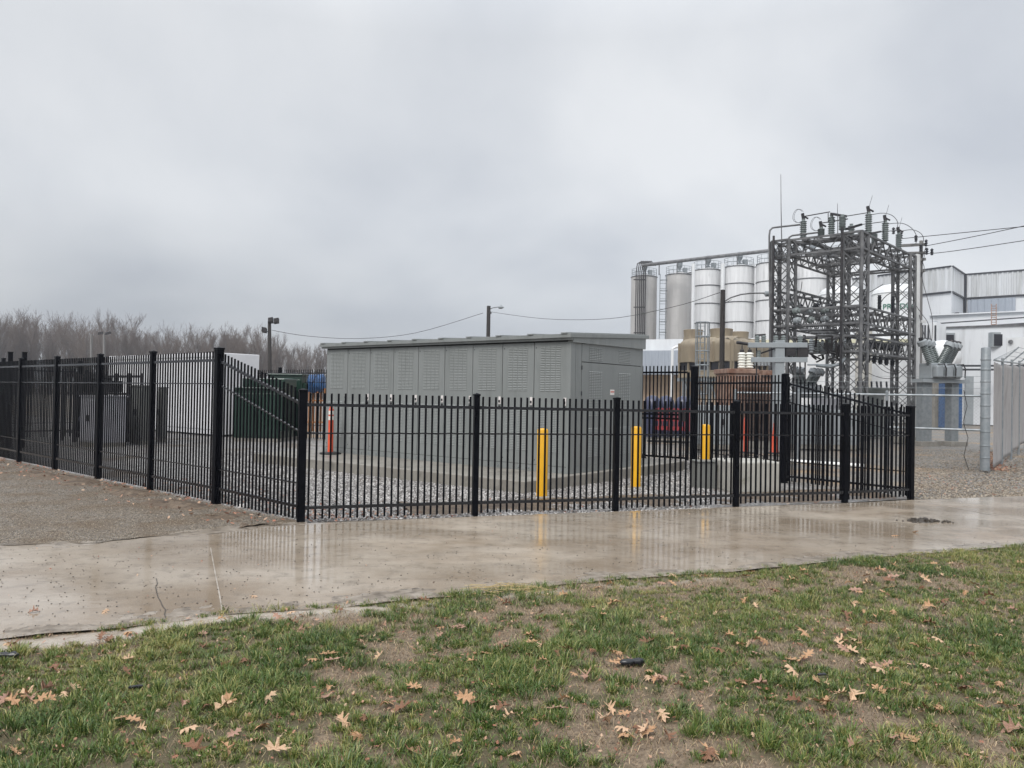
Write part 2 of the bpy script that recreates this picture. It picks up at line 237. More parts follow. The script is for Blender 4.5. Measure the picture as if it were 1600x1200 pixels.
# ------------------------------------------------------------------ mesh builder
ORG = {}
class MB:
    def __init__(s): s.v = []; s.f = []
    def add(s, vs, fs):
        b = len(s.v); s.v += [tuple(x) for x in vs]; s.f += [tuple(b+i for i in f) for f in fs]; return s
    def boxv(s, o, a, b, c):   # corner o and edge vectors
        o, a, b, c = map(Vector, (o, a, b, c))
        if a.cross(b).dot(c) < 0: a, b = b, a
        vs = [o, o+a, o+a+b, o+b, o+c, o+a+c, o+a+b+c, o+b+c]
        return s.add(vs, [(0, 3, 2, 1), (4, 5, 6, 7), (0, 1, 5, 4), (1, 2, 6, 5), (2, 3, 7, 6), (3, 0, 4, 7)])
    def box(s, c, sx, sy, sz, rz=0.0):  # base centre, rotated about z
        c = Vector(c); a = Vector((math.cos(rz), math.sin(rz), 0)); b = Vector((-math.sin(rz), math.cos(rz), 0))
        return s.boxv(c-a*sx/2-b*sy/2, a*sx, b*sy, (0, 0, sz))
    def bar(s, p, q, w, h=None, up=(0, 0, 1)):
        p, q = Vector(p), Vector(q); h = h or w; d = (q-p)
        if d.length < 1e-6: return s
        n = d.normalized(); u = Vector(up)
        if abs(n.dot(u)) > .97: u = Vector((1, 0, 0)) if abs(n.x) < .9 else Vector((0, 1, 0))
        a = n.cross(u).normalized()*w; b = a.cross(n).normalized()*h
        return s.boxv(p-a/2-b/2, a, b, d)
    def tube(s, p, q, r0, r1=None, n=8, cap=True):
        return s.path([p, q], r0, n, r1 if r1 is not None else r0, cap)
    def path(s, pts, r, n=6, r1=None, cap=True):
        pts = [Vector(p) for p in pts]; r1 = r if r1 is None else r1; vs = []; fs = []; K = len(pts); prev = None
        for i, p in enumerate(pts):
            d = (pts[min(i+1, K-1)]-pts[max(i-1, 0)]).normalized()
            if prev is None:
                u = Vector((0, 0, 1)) if abs(d.z) < .9 else Vector((1, 0, 0)); a = d.cross(u).normalized()
            else:
                a = (prev - d*prev.dot(d)).normalized()
            prev = a; b = d.cross(a); rr = r+(r1-r)*i/max(1, K-1)
            vs += [p+(a*math.cos(2*math.pi*k/n)+b*math.sin(2*math.pi*k/n))*rr for k in range(n)]
        for i in range(K-1):
            for k in range(n):
                fs.append((i*n+k, i*n+(k+1) % n, (i+1)*n+(k+1) % n, (i+1)*n+k))
        if cap: fs.append(tuple(range(n))[::-1]); fs.append(tuple((K-1)*n+k for k in range(n)))
        return s.add(vs, fs)
    def lathe(s, c, prof, n=24, axis=None):   # prof [(r,h)]
        c = Vector(c); ax = Vector(axis or (0, 0, 1)).normalized(); u = Vector((1, 0, 0)) if abs(ax.x) < .9 else Vector((0, 1, 0))
        a = (u-ax*u.dot(ax)).normalized(); b = ax.cross(a); vs = []; fs = []
        for r, h in prof: vs += [c+ax*h+(a*math.cos(2*math.pi*k/n)+b*math.sin(2*math.pi*k/n))*max(r, 1e-4) for k in range(n)]
        for i in range(len(prof)-1):
            for k in range(n): fs.append((i*n+k, i*n+(k+1) % n, (i+1)*n+(k+1) % n, (i+1)*n+k))
        fs.append(tuple(range(n))[::-1]); fs.append(tuple((len(prof)-1)*n+k for k in range(n)))
        return s.add(vs, fs)
    def ring(s, c, R, r, n=28, m=5, a0=0, a1=2*math.pi):
        c = Vector(c); K = n if a1-a0 > 6.2 else n+1
        pts = [c+Vector((math.cos(a0+(a1-a0)*i/n), math.sin(a0+(a1-a0)*i/n), 0))*R for i in range(K)]
        if a1-a0 > 6.2: pts.append(pts[0])
        return s.path(pts, r, m, cap=False)
    def prism(s, pts, z0, z1):     # plan polygon
        n = len(pts); area = sum(pts[i][0]*pts[(i+1) % n][1]-pts[(i+1) % n][0]*pts[i][1] for i in range(n))
        if area < 0: pts = pts[::-1]
        vs = [(p[0], p[1], z0) for p in pts]+[(p[0], p[1], z1) for p in pts]
        return s.add(vs, [tuple(range(n))[::-1], tuple(range(n, 2*n))]+[(i, (i+1) % n, n+(i+1) % n, n+i) for i in range(n)])
    def corr(s, p, q, z0, z1, pitch, depth):   # ribbed cladding sheet with real ribs from p to q (plan)
        p, q = Vector((p[0], p[1], 0)), Vector((q[0], q[1], 0)); d = q-p; Ln = d.length; d.normalize(); nrm = Vector((d.y, -d.x, 0))
        n = max(1, int(Ln/pitch)); pr = []
        for i in range(n):
            for f, o in ((0, 0), (.45, 0), (.58, 1), (.87, 1)): pr.append(p+d*(Ln*(i+f)/n)+nrm*depth*o)
        pr.append(q); vs = []
        for x in pr: vs += [x+Vector((0, 0, z0)), x+Vector((0, 0, z1))]
        return s.add(vs, [(2*i, 2*i+2, 2*i+3, 2*i+1) for i in range(len(pr)-1)])
    def build(s, name, m, parent=None, smooth=False, bev=0.0):
        me = bpy.data.meshes.new(name); o = bpy.data.objects.new(name, me); C.objects.link(o)
        org = ORG.get(parent.name, Vector((0, 0, 0))) if parent else Vector((0, 0, 0))
        me.from_pydata([(x[0]-org.x, x[1]-org.y, x[2]-org.z) for x in s.v], [], s.f); me.update()
        if parent: o.parent = parent
        ORG[o.name] = org.copy()
        me.materials.append(M[m] if isinstance(m, str) else m)
        if smooth:
            me.polygons.foreach_set('use_smooth', [True]*len(me.polygons))
            try: me.set_sharp_from_angle(angle=math.radians(40))
            except Exception: pass
        if bev:
            b = o.modifiers.new('bevel', 'BEVEL'); b.width = bev; b.segments = 2; b.limit_method = 'ANGLE'
        return o
def tag(o, label=None, cat=None, group=None, kind=None):
    if label: o['label'] = label
    if cat: o['category'] = cat
    if group: o['group'] = group
    if kind: o['kind'] = kind
    return o
def thing(name, label, cat, loc=(0, 0, 0), group=None):
    o = bpy.data.objects.new(name, None); C.objects.link(o); o.location = loc; o.empty_display_size = .2
    ORG[o.name] = Vector(loc); return tag(o, label, cat, group)
def numpy_mesh(name, verts, faces_flat, sizes, m, attr=None):
    me = bpy.data.meshes.new(name); nv = len(verts); me.vertices.add(nv); me.vertices.foreach_set('co', np.asarray(verts, dtype=np.float32).ravel())
    me.loops.add(len(faces_flat)); me.loops.foreach_set('vertex_index', np.asarray(faces_flat, dtype=np.int32))
    me.polygons.add(len(sizes)); sizes = np.asarray(sizes, dtype=np.int32); st = np.concatenate(([0], np.cumsum(sizes)[:-1])).astype(np.int32)
    me.polygons.foreach_set('loop_start', st); me.polygons.foreach_set('loop_total', sizes)
    me.update(calc_edges=True)
    if attr:
        for k, v in attr.items():
            a = me.attributes.new(k, 'FLOAT', 'POINT'); a.data.foreach_set('value', np.asarray(v, dtype=np.float32))
    me.materials.append(m); o = bpy.data.objects.new(name, me); C.objects.link(o); return o

# numpy value noise
_P = RNG.random((256, 256))
def vnoise(x, y):
    xi = np.floor(x).astype(int); yi = np.floor(y).astype(int); fx = x-xi; fy = y-yi
    fx = fx*fx*(3-2*fx); fy = fy*fy*(3-2*fy); g = lambda a, b: _P[a % 256, b % 256]
    return (g(xi, yi)*(1-fx)+g(xi+1, yi)*fx)*(1-fy)+(g(xi, yi+1)*(1-fx)+g(xi+1, yi+1)*fx)*fy
def fbm(x, y, o=4):
    s = 0; a = .5; t = 0
    for k in range(o): s = s+a*vnoise(x*2**k+17*k, y*2**k+31*k); t += a; a *= .5
    return s/t

# ------------------------------------------------------------------ key plan points
FU = Vector((-0.784, 0.621, 0)); FV = Vector((0.621, 0.784, 0))       # shelter axes
PADC = Vector((0.243, 13.36, 0))                                        # near corner of the pad
F0 = Vector((-2.70, 10.03, 0)); LDIR = Vector((-.752, .659, 0)).normalized()
FRONT = [F0, Vector((-.49, 10.83, 0)), Vector((1.56, 11.49, 0)), Vector((3.56, 12.24, 0)), Vector((5.58, 12.94, 0)), Vector((7.02, 13.6, 0))]
LEFT = [F0+LDIR*2.19*k for k in range(0, 11)]
P1 = Vector((5.58, 15.8, 0)); G = Vector((4.29, 18.2, 0))

near_px = [(-500, 1085), (-250, 1034), (0, 991), (162, 977), (256, 968), (348, 955), (500, 946), (712, 925), (906, 907), (1000, 899), (1195, 885), (1349, 869), (1600, 850), (1900, 829), (2200, 812)]
far_px = [(-500, 862), (-250, 857), (0, 852), (125, 849), (203, 843), (312, 830), (400, 822), (469, 818), (745, 807), (964, 799), (1152, 792), (1322, 786), (1425, 781), (1600, 775), (1900, 762), (2200, 752)]
NEAR = [gnd(*p) for p in near_px]; FAR = [gnd(*p) for p in far_px]
nx = np.array([p.x for p in NEAR]); ny = np.array([p.y for p in NEAR])
def near_y(x): return np.interp(x, nx, ny)

# ------------------------------------------------------------------ ground sheets
def sheet(name, pts, z, m, kind='structure', thick=0.0):
    b = MB()
    if thick: b.prism([(p[0], p[1]) for p in pts], z-thick, z)
    else: b.add([(p[0], p[1], z) for p in pts], [tuple(range(len(pts)))])
    o = b.build(name, m); o['kind'] = kind; return o
sheet('ground', [(-900, -60), (900, -60), (900, 1500), (-900, 1500)], -0.06, 'ground')
# path slab
def resample(P, n):
    d = [0]
    for i in range(1, len(P)): d.append(d[-1]+(P[i]-P[i-1]).length)
    out = []
    for k in range(n):
        t = d[-1]*k/(n-1); i = max(j for j in range(len(d)) if d[j] <= t+1e-9); i = min(i, len(P)-2)
        out.append(P[i].lerp(P[i+1], (t-d[i])/(d[i+1]-d[i])))
    return out
pn, pf = NEAR, FAR
poly = [Vector((p.x, p.y, 0)) for p in pn]+[Vector((p.x, p.y, 0)) for p in pf[::-1]]
b = MB(); b.prism([(p.x, p.y) for p in poly], -0.12, 0.0); o = b.build('pavement', 'path'); o['kind'] = 'structure'

def ragged(pts, amp, step=.25):
    out = []
    for i in range(len(pts)-1):
        a, c = Vector(pts[i][:2]), Vector(pts[i+1][:2]); n = max(1, int((c-a).length/step))
        for k in range(n):
            p = a.lerp(c, k/n); out.append((p.x+random.uniform(-amp, amp), p.y+random.uniform(-amp, amp)))
    out.append(tuple(pts[-1][:2])); return out
# brown crushed-stone lot left of the fence
lot_edge = [(p.x, p.y) for p in FAR[:8]]
lot = ragged([(x, y-0.02) for x, y in lot_edge], .06, .14)+[(F0.x+.05, F0.y)]+[((F0+LDIR*s).x, (F0+LDIR*s).y) for s in (5, 10, 20, 40)]+[(-70, 38), (-70, 6)]
sheet('gravel_lot', lot, 0.006, 'gravel_lot')
# pale gravel bed inside the enclosure
bed = [(F0.x, F0.y)]+[(p.x, p.y) for p in FRONT[1:]]+[(P1.x, P1.y), (G.x, G.y), (-10, 29.5), (-30, 46)]+[((F0+LDIR*36).x, (F0+LDIR*36).y)]
sheet('gravel_bed', bed, -0.012, 'gravel_bed')

# lawn: a fine grid with real undulation; grass density painted as an attribute
gx = np.arange(-8.0, 16.0, .05); gy = np.arange(1.2, 11.2, .05); X, Y = np.meshgrid(gx, gy)
def edge_d(x, y): return near_y(x)-y
def silt_mask(x, y):
    d = edge_d(x, y); wob = .10*(fbm(x*1.3+2, y*1.3, 3)-.5)*2; wid = .10+.16*np.clip((-1.6-x)/2.0, 0, 1)
    return np.clip(1.5-np.abs(d-.21-.12*np.clip((-2.2-x)/1.5, 0, 1)+wob)/wid*1.5, 0, 1)*np.clip((-.5-x)/1.0, 0, 1)
def grass_density(x, y):
    d = edge_d(x, y)
    n = fbm(x*1.5+3, y*1.9+9, 3)*.42+fbm(x*4.6+40, y*5.4+2, 3)*.34+fbm(x*12+4, y*12+22, 2)*.24
    bare = np.clip((x-.1)/.9, 0, 1)*np.clip((5.0-y)/1.0, 0, 1)*.085+np.clip((1.1-d)/1.1, 0, 1)*.06
    lush = np.clip((1.0-x)/2.5, 0, 1)*np.clip((5.2-y)/1.5, 0, 1)*.075+np.clip((x-3.5)/2, 0, 1)*.02
    g = (n-.425-bare*.8+lush)/.055
    strip = np.where(d < .30, np.clip((fbm(x*1.6, y*1.6+70, 2)-.42)*7, 0, .85), 0)
    return np.clip(np.clip(g+.2, .05, 1)+strip, 0, 1)*(d > .02)*(1-np.clip(silt_mask(x, y)*1.3, 0, 1))
def lawn_z(x, y):
    d = edge_d(x, y)
    z = -.012+.05*(fbm(x*1.3+7, y*1.3, 3)-.5)+.018*(fbm(x*7, y*7+3, 3)-.5)+.03*np.clip(d/1.5, 0, 1)
    return np.where(d < 0.01, -.10, np.where(d < .10, np.clip(z, -.016, -.003), z))
Z = lawn_z(X, Y); D = edge_d(X, Y); GD = grass_density(X, Y)
silt = silt_mask(X, Y)+np.clip(1-np.abs(D-.30)/.2, 0, 1)*np.clip((fbm(X*1.5+9, Y*3, 2)-.42)*5, 0, 1)*.6*(X < 2)
Z = np.where(D > .02, Z*(1-.7*np.clip(silt_mask(X, Y), 0, 1))-.006*np.clip(silt_mask(X, Y), 0, 1), Z)
nX = len(gx); nY = len(gy); ii = (np.arange(nY-1)[:, None]*nX+np.arange(nX-1)[None, :]).ravel()
faces = np.stack([ii, ii+1, ii+nX+1, ii+nX], 1).ravel()
def lawn_material():
    m = bpy.data.materials.new('lawn_soil'); m.use_nodes = True; t = m.node_tree; p = t.nodes['Principled BSDF']
    tc = N(t, 'ShaderNodeTexCoord'); a = N(t, 'ShaderNodeAttribute', attribute_name='cover'); s = N(t, 'ShaderNodeAttribute', attribute_name='silt')
    n = N(t, 'ShaderNodeTexNoise'); n.inputs['Scale'].default_value = 45; n.inputs['Detail'].default_value = 6; n.inputs['Roughness'].default_value = .7; L(t, tc.outputs['Object'], n.inputs['Vector'])
    r = N(t, 'ShaderNodeValToRGB'); L(t, n.outputs[0], r.inputs[0]); e = r.color_ramp.elements
    e[0].position = .32; e[0].color = (0.07, 0.05, 0.033, 1); e[1].position = .7; e[1].color = (0.31, 0.235, 0.155, 1); k = e.new(.5); k.color = (0.17, 0.125, 0.083, 1)
    x = N(t, 'ShaderNodeMix', data_type='RGBA'); L(t, a.outputs['Fac'], x.inputs[0]); L(t, r.outputs[0], x.inputs[6]); x.inputs[7].default_value = (0.085, 0.07, 0.035, 1)
    n3 = N(t, 'ShaderNodeTexNoise'); n3.inputs['Scale'].default_value = 9; n3.inputs['Detail'].default_value = 6; L(t, tc.outputs['Object'], n3.inputs['Vector'])
    mm = N(t, 'ShaderNodeMapRange'); mm.inputs[1].default_value = .30; mm.inputs[2].default_value = .50; L(t, n3.outputs[0], mm.inputs[0])
    ml = N(t, 'ShaderNodeMath', operation='MULTIPLY'); L(t, s.outputs['Fac'], ml.inputs[0]); L(t, mm.outputs[0], ml.inputs[1])
    x2 = N(t, 'ShaderNodeMix', data_type='RGBA'); L(t, ml.outputs[0], x2.inputs[0]); L(t, x.outputs[2], x2.inputs[6]); x2.inputs[7].default_value = (0.44, 0.39, 0.33, 1)
    L(t, x2.outputs[2], p.inputs['Base Color'])
    rr = N(t, 'ShaderNodeMapRange'); rr.inputs[3].default_value = .8; rr.inputs[4].default_value = .16; L(t, ml.outputs[0], rr.inputs[0]); L(t, rr.outputs[0], p.inputs['Roughness'])
    b = N(t, 'ShaderNodeBump'); b.inputs['Strength'].default_value = .8; b.inputs['Distance'].default_value = .012; L(t, n.outputs[0], b.inputs['Height']); L(t, b.outputs[0], p.inputs['Normal'])
    return m
lawn = numpy_mesh('lawn_ground', np.stack([X.ravel(), Y.ravel(), Z.ravel()], 1), faces, np.full(len(ii), 4), lawn_material(), {'cover': GD.ravel(), 'silt': np.clip(silt, 0, 1).ravel()})
lawn.data.polygons.foreach_set('use_smooth', np.ones(len(ii), dtype=bool)); lawn['kind'] = 'structure'

def blades(name, px, py, h, wd, lean_dir, lean, tint, m, z0=0.0):
    n = len(px); base = np.stack([px, py, lawn_z(px, py)-.004+z0], 1)
    a = RNG.random(n)*2*np.pi; side = np.stack([np.cos(a), np.sin(a), np.zeros(n)], 1)*wd[:, None]/2
    ld = np.stack([np.cos(lean_dir), np.sin(lean_dir), np.zeros(n)], 1)
    up = np.array([0, 0, 1.0])
    mid = base+up*(h*.6*np.cos(lean*.5))[:, None]+ld*(h*.6*np.sin(lean*.5))[:, None]
    tip = mid+up*(h*.45*np.cos(lean*1.4))[:, None]+ld*(h*.45*np.sin(lean*1.4))[:, None]
    V = np.stack([base-side, base+side, mid+side*.8, mid-side*.8, tip], 1).reshape(-1, 3)
    o = np.arange(n)*5
    fl = np.stack([o, o+1, o+2, o+3, o+3, o+2, o+4], 1).ravel(); sz = np.tile([4, 3], n)
    return numpy_mesh(name, V, fl, sz, M[m], {'tint': np.repeat(tint, 5)})
def make_grass():
    # tufts: radial fans of long blades
    NT = 42000; x = RNG.uniform(-6.5, 11, NT); y = RNG.uniform(2.4, 10.5, NT)
    vis = np.abs(x) < y*.78+1.2; keep = vis & (RNG.random(NT) < grass_density(x, y)**1.3); x, y = x[keep], y[keep]
    size = np.clip(fbm(x*2.6+11, y*2.6+5, 3)*2.2-.5, .15, 1.3)*RNG.uniform(.5, 1.35, len(x))*np.where(y > 6.5, .75, 1); k = np.where(y < 5.5, 38, 26)
    idx = np.repeat(np.arange(len(x)), k); n = len(idx); ang = RNG.random(n)*2*np.pi; rad = np.abs(RNG.normal(0, .022, n))*(.6+size[idx])
    bx = x[idx]+np.cos(ang)*rad; by = y[idx]+np.sin(ang)*rad; ok = edge_d(bx, by) > .015; bx, by, ang, idx, rad = bx[ok], by[ok], ang[ok], idx[ok], rad[ok]; n = len(bx)
    h = (.022+.055*size[idx])*RNG.uniform(.5, 1.25, n); tb = RNG.normal(0, .13, len(x))
    patch = fbm(bx*.8+60, by*.8+8, 3); tint = np.clip(.44+(patch-.5)*.8+tb[idx]+RNG.normal(0, .15, n)+np.where(by > 6, .08, 0), 0, 1); tint = np.where(RNG.random(n) < .07, RNG.uniform(.8, 1, n), tint)
    o = blades('grass', bx, by, h, RNG.uniform(.003, .0055, n), ang+RNG.normal(0, .4, n), np.clip(RNG.normal(.55, .3, n)+rad*14, .05, 1.3), tint, 'grass')
    tag(o, kind='stuff', label='patchy wet green grass in tufts over bare soil', cat='grass')
    # short olive turf between them
    n = 190000; bx = RNG.uniform(-6, 10, n); by = RNG.uniform(2.5, 10.4, n); ok = (np.abs(bx) < by*.78+1) & (edge_d(bx, by) > .03) & (RNG.random(n) < (.12+.8*grass_density(bx, by))*(silt_mask(bx, by) < .4)); bx, by = bx[ok], by[ok]; n = len(bx)
    o = blades('short_grass', bx, by, RNG.uniform(.015, .038, n), RNG.uniform(.0025, .004, n), RNG.random(n)*6.28, RNG.uniform(.3, 1.4, n), np.clip(RNG.normal(.66, .2, n), 0, 1), 'grass')
    tag(o, kind='stuff', label='short olive turf filling in between the green tufts', cat='short grass')
    n = 300000; bx = RNG.uniform(-6, 10, n); by = RNG.uniform(2.5, 10.4, n); ok = (np.abs(bx) < by*.78+1) & (edge_d(bx, by) > .05) & (RNG.random(n) < .45+.55*(1-grass_density(bx, by))) & (silt_mask(bx, by) < .35); bx, by = bx[ok], by[ok]; n = len(bx)
    o = blades('dead_grass', bx, by, RNG.uniform(.02, .06, n), RNG.uniform(.002, .0038, n), RNG.random(n)*6.28, RNG.uniform(1.0, 1.5, n), RNG.random(n), 'thatch', .004)
    tag(o, kind='stuff', label='matted dead brown grass between the green tufts', cat='dead grass')
make_grass()

# joints and crack in the pavement (shallow dark or silted lines, real strips on the slab)
def strip_line(name, pts, wd, m, z=0.003):
    b = MB(); P = [gnd(*p) for p in pts]
    for i in range(len(P)-1):
        d = (P[i+1]-P[i]).normalized(); s = Vector((-d.y, d.x, 0))*wd/2
        b.add([P[i]-s+Vector((0, 0, z)), P[i]+s+Vector((0, 0, z)), P[i+1]+s+Vector((0, 0, z)), P[i+1]-s+Vector((0, 0, z))], [(0, 3, 2, 1)])
    o = b.build(name, m); o['kind'] = 'structure'
M['joint'] = mat('silted_joint', (0.42, 0.38, 0.33), .5, 0, (0.20, 0.165, 0.13), 9)
strip_line('pavement_crack', [(244, 904), (246, 912), (243, 918), (245, 926), (247, 934), (251, 940), (254, 948), (259, 953), (257, 960), (260, 967)], .007, 'mud')
strip_line('pavement_joint', [(329, 856), (334, 884), (338, 905), (343, 930), (347, 954)], .011, 'joint')
strip_line('pavement_joint', [(1436, 783), (1500, 795), (1560, 806), (1640, 820)], .02, 'joint')

def soil_strip(name, a, b_, w0, w1, label, seed, hgt=.05, side=1):
    d = b_-a; Ln = d.length; u = d.normalized(); nr = Vector((u.y, -u.x, 0))*side; nx_ = int(Ln/.05); ny_ = int((w1-w0)/.04)
    T, W = np.meshgrid(np.linspace(0, Ln, nx_), np.linspace(w0, w1, ny_)); x = a.x+u.x*T+nr.x*W; y = a.y+u.y*T+nr.y*W
    mid = (w0+w1)/2; prof = np.clip(1-np.abs((W-mid)/((w1-w0)/2)), 0, 1); n = fbm(x*1.7+seed, y*1.7, 3); n2 = fbm(x*9+seed, y*9, 3)
    z = -.03+hgt*prof**.6*np.clip((n-.30)*3.0, 0, 1.3)+.035*(n2-.4)*prof
    ii = (np.arange(ny_-1)[:, None]*nx_+np.arange(nx_-1)[None, :]).ravel(); f = np.stack([ii, ii+1, ii+nx_+1, ii+nx_], 1).ravel()
    o = numpy_mesh(name, np.stack([x.ravel(), y.ravel(), z.ravel()], 1), f, np.full(len(ii), 4), M['soil']); o['kind'] = 'structure'; o.data.polygons.foreach_set('use_smooth', np.ones(len(ii), dtype=bool)); return o
M['soil'] = mat('churned_wet_soil', (0.085, 0.056, 0.034), .5, 0, (0.17, 0.125, 0.083), 11, bump=1.0, bscale=45, bdist=.02, col3=(0.05, 0.034, 0.022), s3=6, lo3=.5, hi3=.7)
soil_strip('soil', F0+LDIR*.1, F0+LDIR*16, .03, .95, 'x', 3, .075, -1 if Vector((LDIR.y, -LDIR.x, 0)).y > 0 else 1)
soil_strip('soil', FRONT[1]+Vector((-.8, -.2, 0)), FRONT[5], .02, 1.5, 'x', 9, .095, 1 if Vector(((FRONT[5]-FRONT[1]).y, -(FRONT[5]-FRONT[1]).x, 0)).y > 0 else -1)
def mud_lap(P, seed, sgn, thr, label, x0=-99, x1=99):
    V = []; Fc = []; Q = resample([p for p in P], 900); Wn = 16
    for i, p in enumerate(Q):
        a = Q[max(0, i-1)]; c = Q[min(len(Q)-1, i+1)]; t = (c-a).normalized(); nr = Vector((-t.y, t.x, 0))*sgn
        for j in range(Wn):
            w_ = -.10+.36*j/(Wn-1); q = p+nr*w_; f = float(fbm(np.array(q.x*2.3+seed), np.array(q.y*2.3), 4)); f2 = float(fbm(np.array(q.x*14+seed), np.array(q.y*14), 2))
            V.append((q.x, q.y, max(-.02, .030*(f-thr-.55*max(0, w_)/.26*.5)+.008*(f2-.5)-.0)))
    for i in range(len(Q)-1):
        if not (x0 < Q[i].x < x1): continue
        for j in range(Wn-1): k = i*Wn+j; Fc += [k, k+1, k+Wn+1, k+Wn]
    o = numpy_mesh('mud_edge', V, Fc, np.full(len(Fc)//4, 4), M['mudlap']); o['kind'] = 'structure'; o.data.polygons.foreach_set('use_smooth', np.ones(len(o.data.polygons), dtype=bool))
M['mudlap'] = mat('silty_wet_mud', (0.17, 0.135, 0.10), .28, 0, (0.33, 0.285, 0.235), 6, bump=.5, bscale=60, col3=(0.08, 0.06, 0.042), s3=9, lo3=.5, hi3=.68)
mud_lap(NEAR, 5, 1, .42, '', -7, 11); mud_lap(FAR, 31, -1, .40, '', -9, -2.6)
# ------------------------------------------------------------------ black picket fences
def fence(name, label, cat, pts, rails, tops, postz, postw, cap_over=None, gap=.092, thick=(.04, .018, .018, .04), pick0=.035, skip=(), group=None, pd=.018):
    """pts plan points; rails[i]/tops[i] heights at every point; postz post heights"""
    root = thing(name, label, cat, (pts[0].x, pts[0].y, 0), group)
    for i, p in enumerate(pts):
        if i in skip: continue
        d = (pts[min(i+1, len(pts)-1)]-pts[max(i-1, 0)]); rz = math.atan2(d.y, d.x)
        w_ = postw[i]; po = MB().box((p.x, p.y, -.05), w_, w_, postz[i]+.04, rz).build('post', 'black', root, bev=.004)
        c = MB(); z = postz[i]; a = w_/2+.006
        c.box((p.x, p.y, z-.01), w_+.012, w_+.012, .022, rz)
        c.add([Vector((p.x, p.y, z+.012))+Matrix.Rotation(rz, 3, 'Z') @ Vector(q) for q in ((-a, -a, 0), (a, -a, 0), (a, a, 0), (-a, a, 0), (0, 0, .02))], [(0, 1, 4), (1, 2, 4), (2, 3, 4), (3, 0, 4)])
        c.build('post_cap', 'black', po)
    for i in range(len(pts)-1):
        a, c = pts[i], pts[i+1]; d = c-a; Ln = d.length; u = d.normalized(); n = max(2, round(Ln/gap)); s = Vector((-u.y, u.x, 0))
        pk = MB()
        for k in range(1, n):
            t = k/n; p = a+d*t; top = tops[i]+(tops[i+1]-tops[i])*t+random.uniform(-.003, .003)
            pk.boxv(p-u*.0125-s*pd/2+Vector((0, 0, pick0)), u*.025, s*pd, (0, 0, top-pick0))
        panel = pk.build('picket_panel', 'black', root)
        for j in range(len(rails[i])):
            z0, z1 = rails[i][j], rails[i+1][j]; h = thick[j]; dep = .038 if h > .03 else .03
            r = MB().boxv(a-s*dep/2+Vector((0, 0, z0-h/2)), d+Vector((0, 0, z1-z0)), s*dep, (0, 0, h)); w3 = (d+Vector((0, 0, z1-z0)))*(.035/Ln)
            for e_ in (a+Vector((0, 0, z0))+u*.05, c+Vector((0, 0, z1))-u*.085): r.boxv(e_-s*(dep/2+.004)-Vector((0, 0, h/2+.004)), w3, s*(dep+.008), (0, 0, h+.008))
            r.build('rail', 'wet_black', panel)
    return root
n = len(FRONT); fr_rails = []; ft = []; fp = []
for i in range(n):
    t = i/(n-1); fr_rails.append((1.52-.07*t, 1.15-.05*t, .185-.03*t)); ft.append(1.675-.08*t); fp.append(1.70-.10*t)
fence('picket_fence', 'low black steel picket fence along the wet pavement in front of the grey enclosure', 'fence', FRONT, fr_rails, ft, fp, [.10, .078, .078, .078, .078, .085], thick=(.04, .018, .04), group='black steel fences')
nl = len(LEFT)-1
lp = LEFT[1:]
tallr = (2.13, 1.78, .52, .24)
fence('picket_fence', 'tall black steel picket fence running away on the left beside the brown gravel lot', 'fence', lp, [tallr]*nl, [2.26]*nl, [2.30]*nl, [.105]+[.085]*(nl-1), group='black steel fences')
fence('picket_fence', 'short sloping black fence panel stepping down to the low fence at the left corner', 'fence', [LEFT[1], F0], [(2.13, 1.78, .52, .24), (1.52, 1.15, .50, .20)], [2.26, 1.70], [2.3, 1.7], [.1, .1], skip=(0, 1), group='black steel fences')
fence('picket_fence', 'sloping black fence panel climbing from the low right corner to the tall post behind', 'fence', [FRONT[-1], P1], [(1.46, 1.10, .46, .16), (2.03, 1.66, .43, .13)], [1.60, 2.17], [1.6, 2.2], [.1, .1], skip=(0,), group='black steel fences')
fence('picket_fence', 'tall black fence panel between the sloping panel and the gate post on the right', 'fence', [P1, G], [(2.03, 1.66, .43, .13)]*2, [2.19]*2, [2.2, 2.42], [.1, .13], skip=(0,), group='black steel fences')
gate_end = G+FU*9.2
fence('picket_fence', 'far black fence behind the green transformers under the bare trees', 'fence', [gate_end+FU*t_ for t_ in (0, 3.8, 7.1, 10.3, 13.5, 16.7, 19.9, 23.1)], [(2.32, 2.0, .5, .24)]*8, [2.45]*8, [2.52]*8, [.09]*8, group='black steel fences', gap=.125, pd=.012)
SB = [Vector((-18.9, 20.8, 0))+FV*2.3*k for k in range(0, 4)]
fence('picket_fence', 'black side fence with taller posts glimpsed behind the left end of the tall fence', 'fence', SB, [(2.2, 1.8, .5, .24)]*4, [2.3]*4, [2.55]*4, [.1]*4, group='black steel fences')
for px in (15, 37):
    p = at(px, 600, 21.5); MB_ = MB().box((p.x, p.y, -.05), .12, .12, 2.62+.05, .7).box((p.x, p.y, 2.62), .14, .14, .02, .7)
    tag(MB_.build('gate_post', 'black', None, bev=.004), 'black square post, %s of two rising above the tall fence at far left' % ('left' if px == 15 else 'right'), 'post', 'black gate posts at far left')
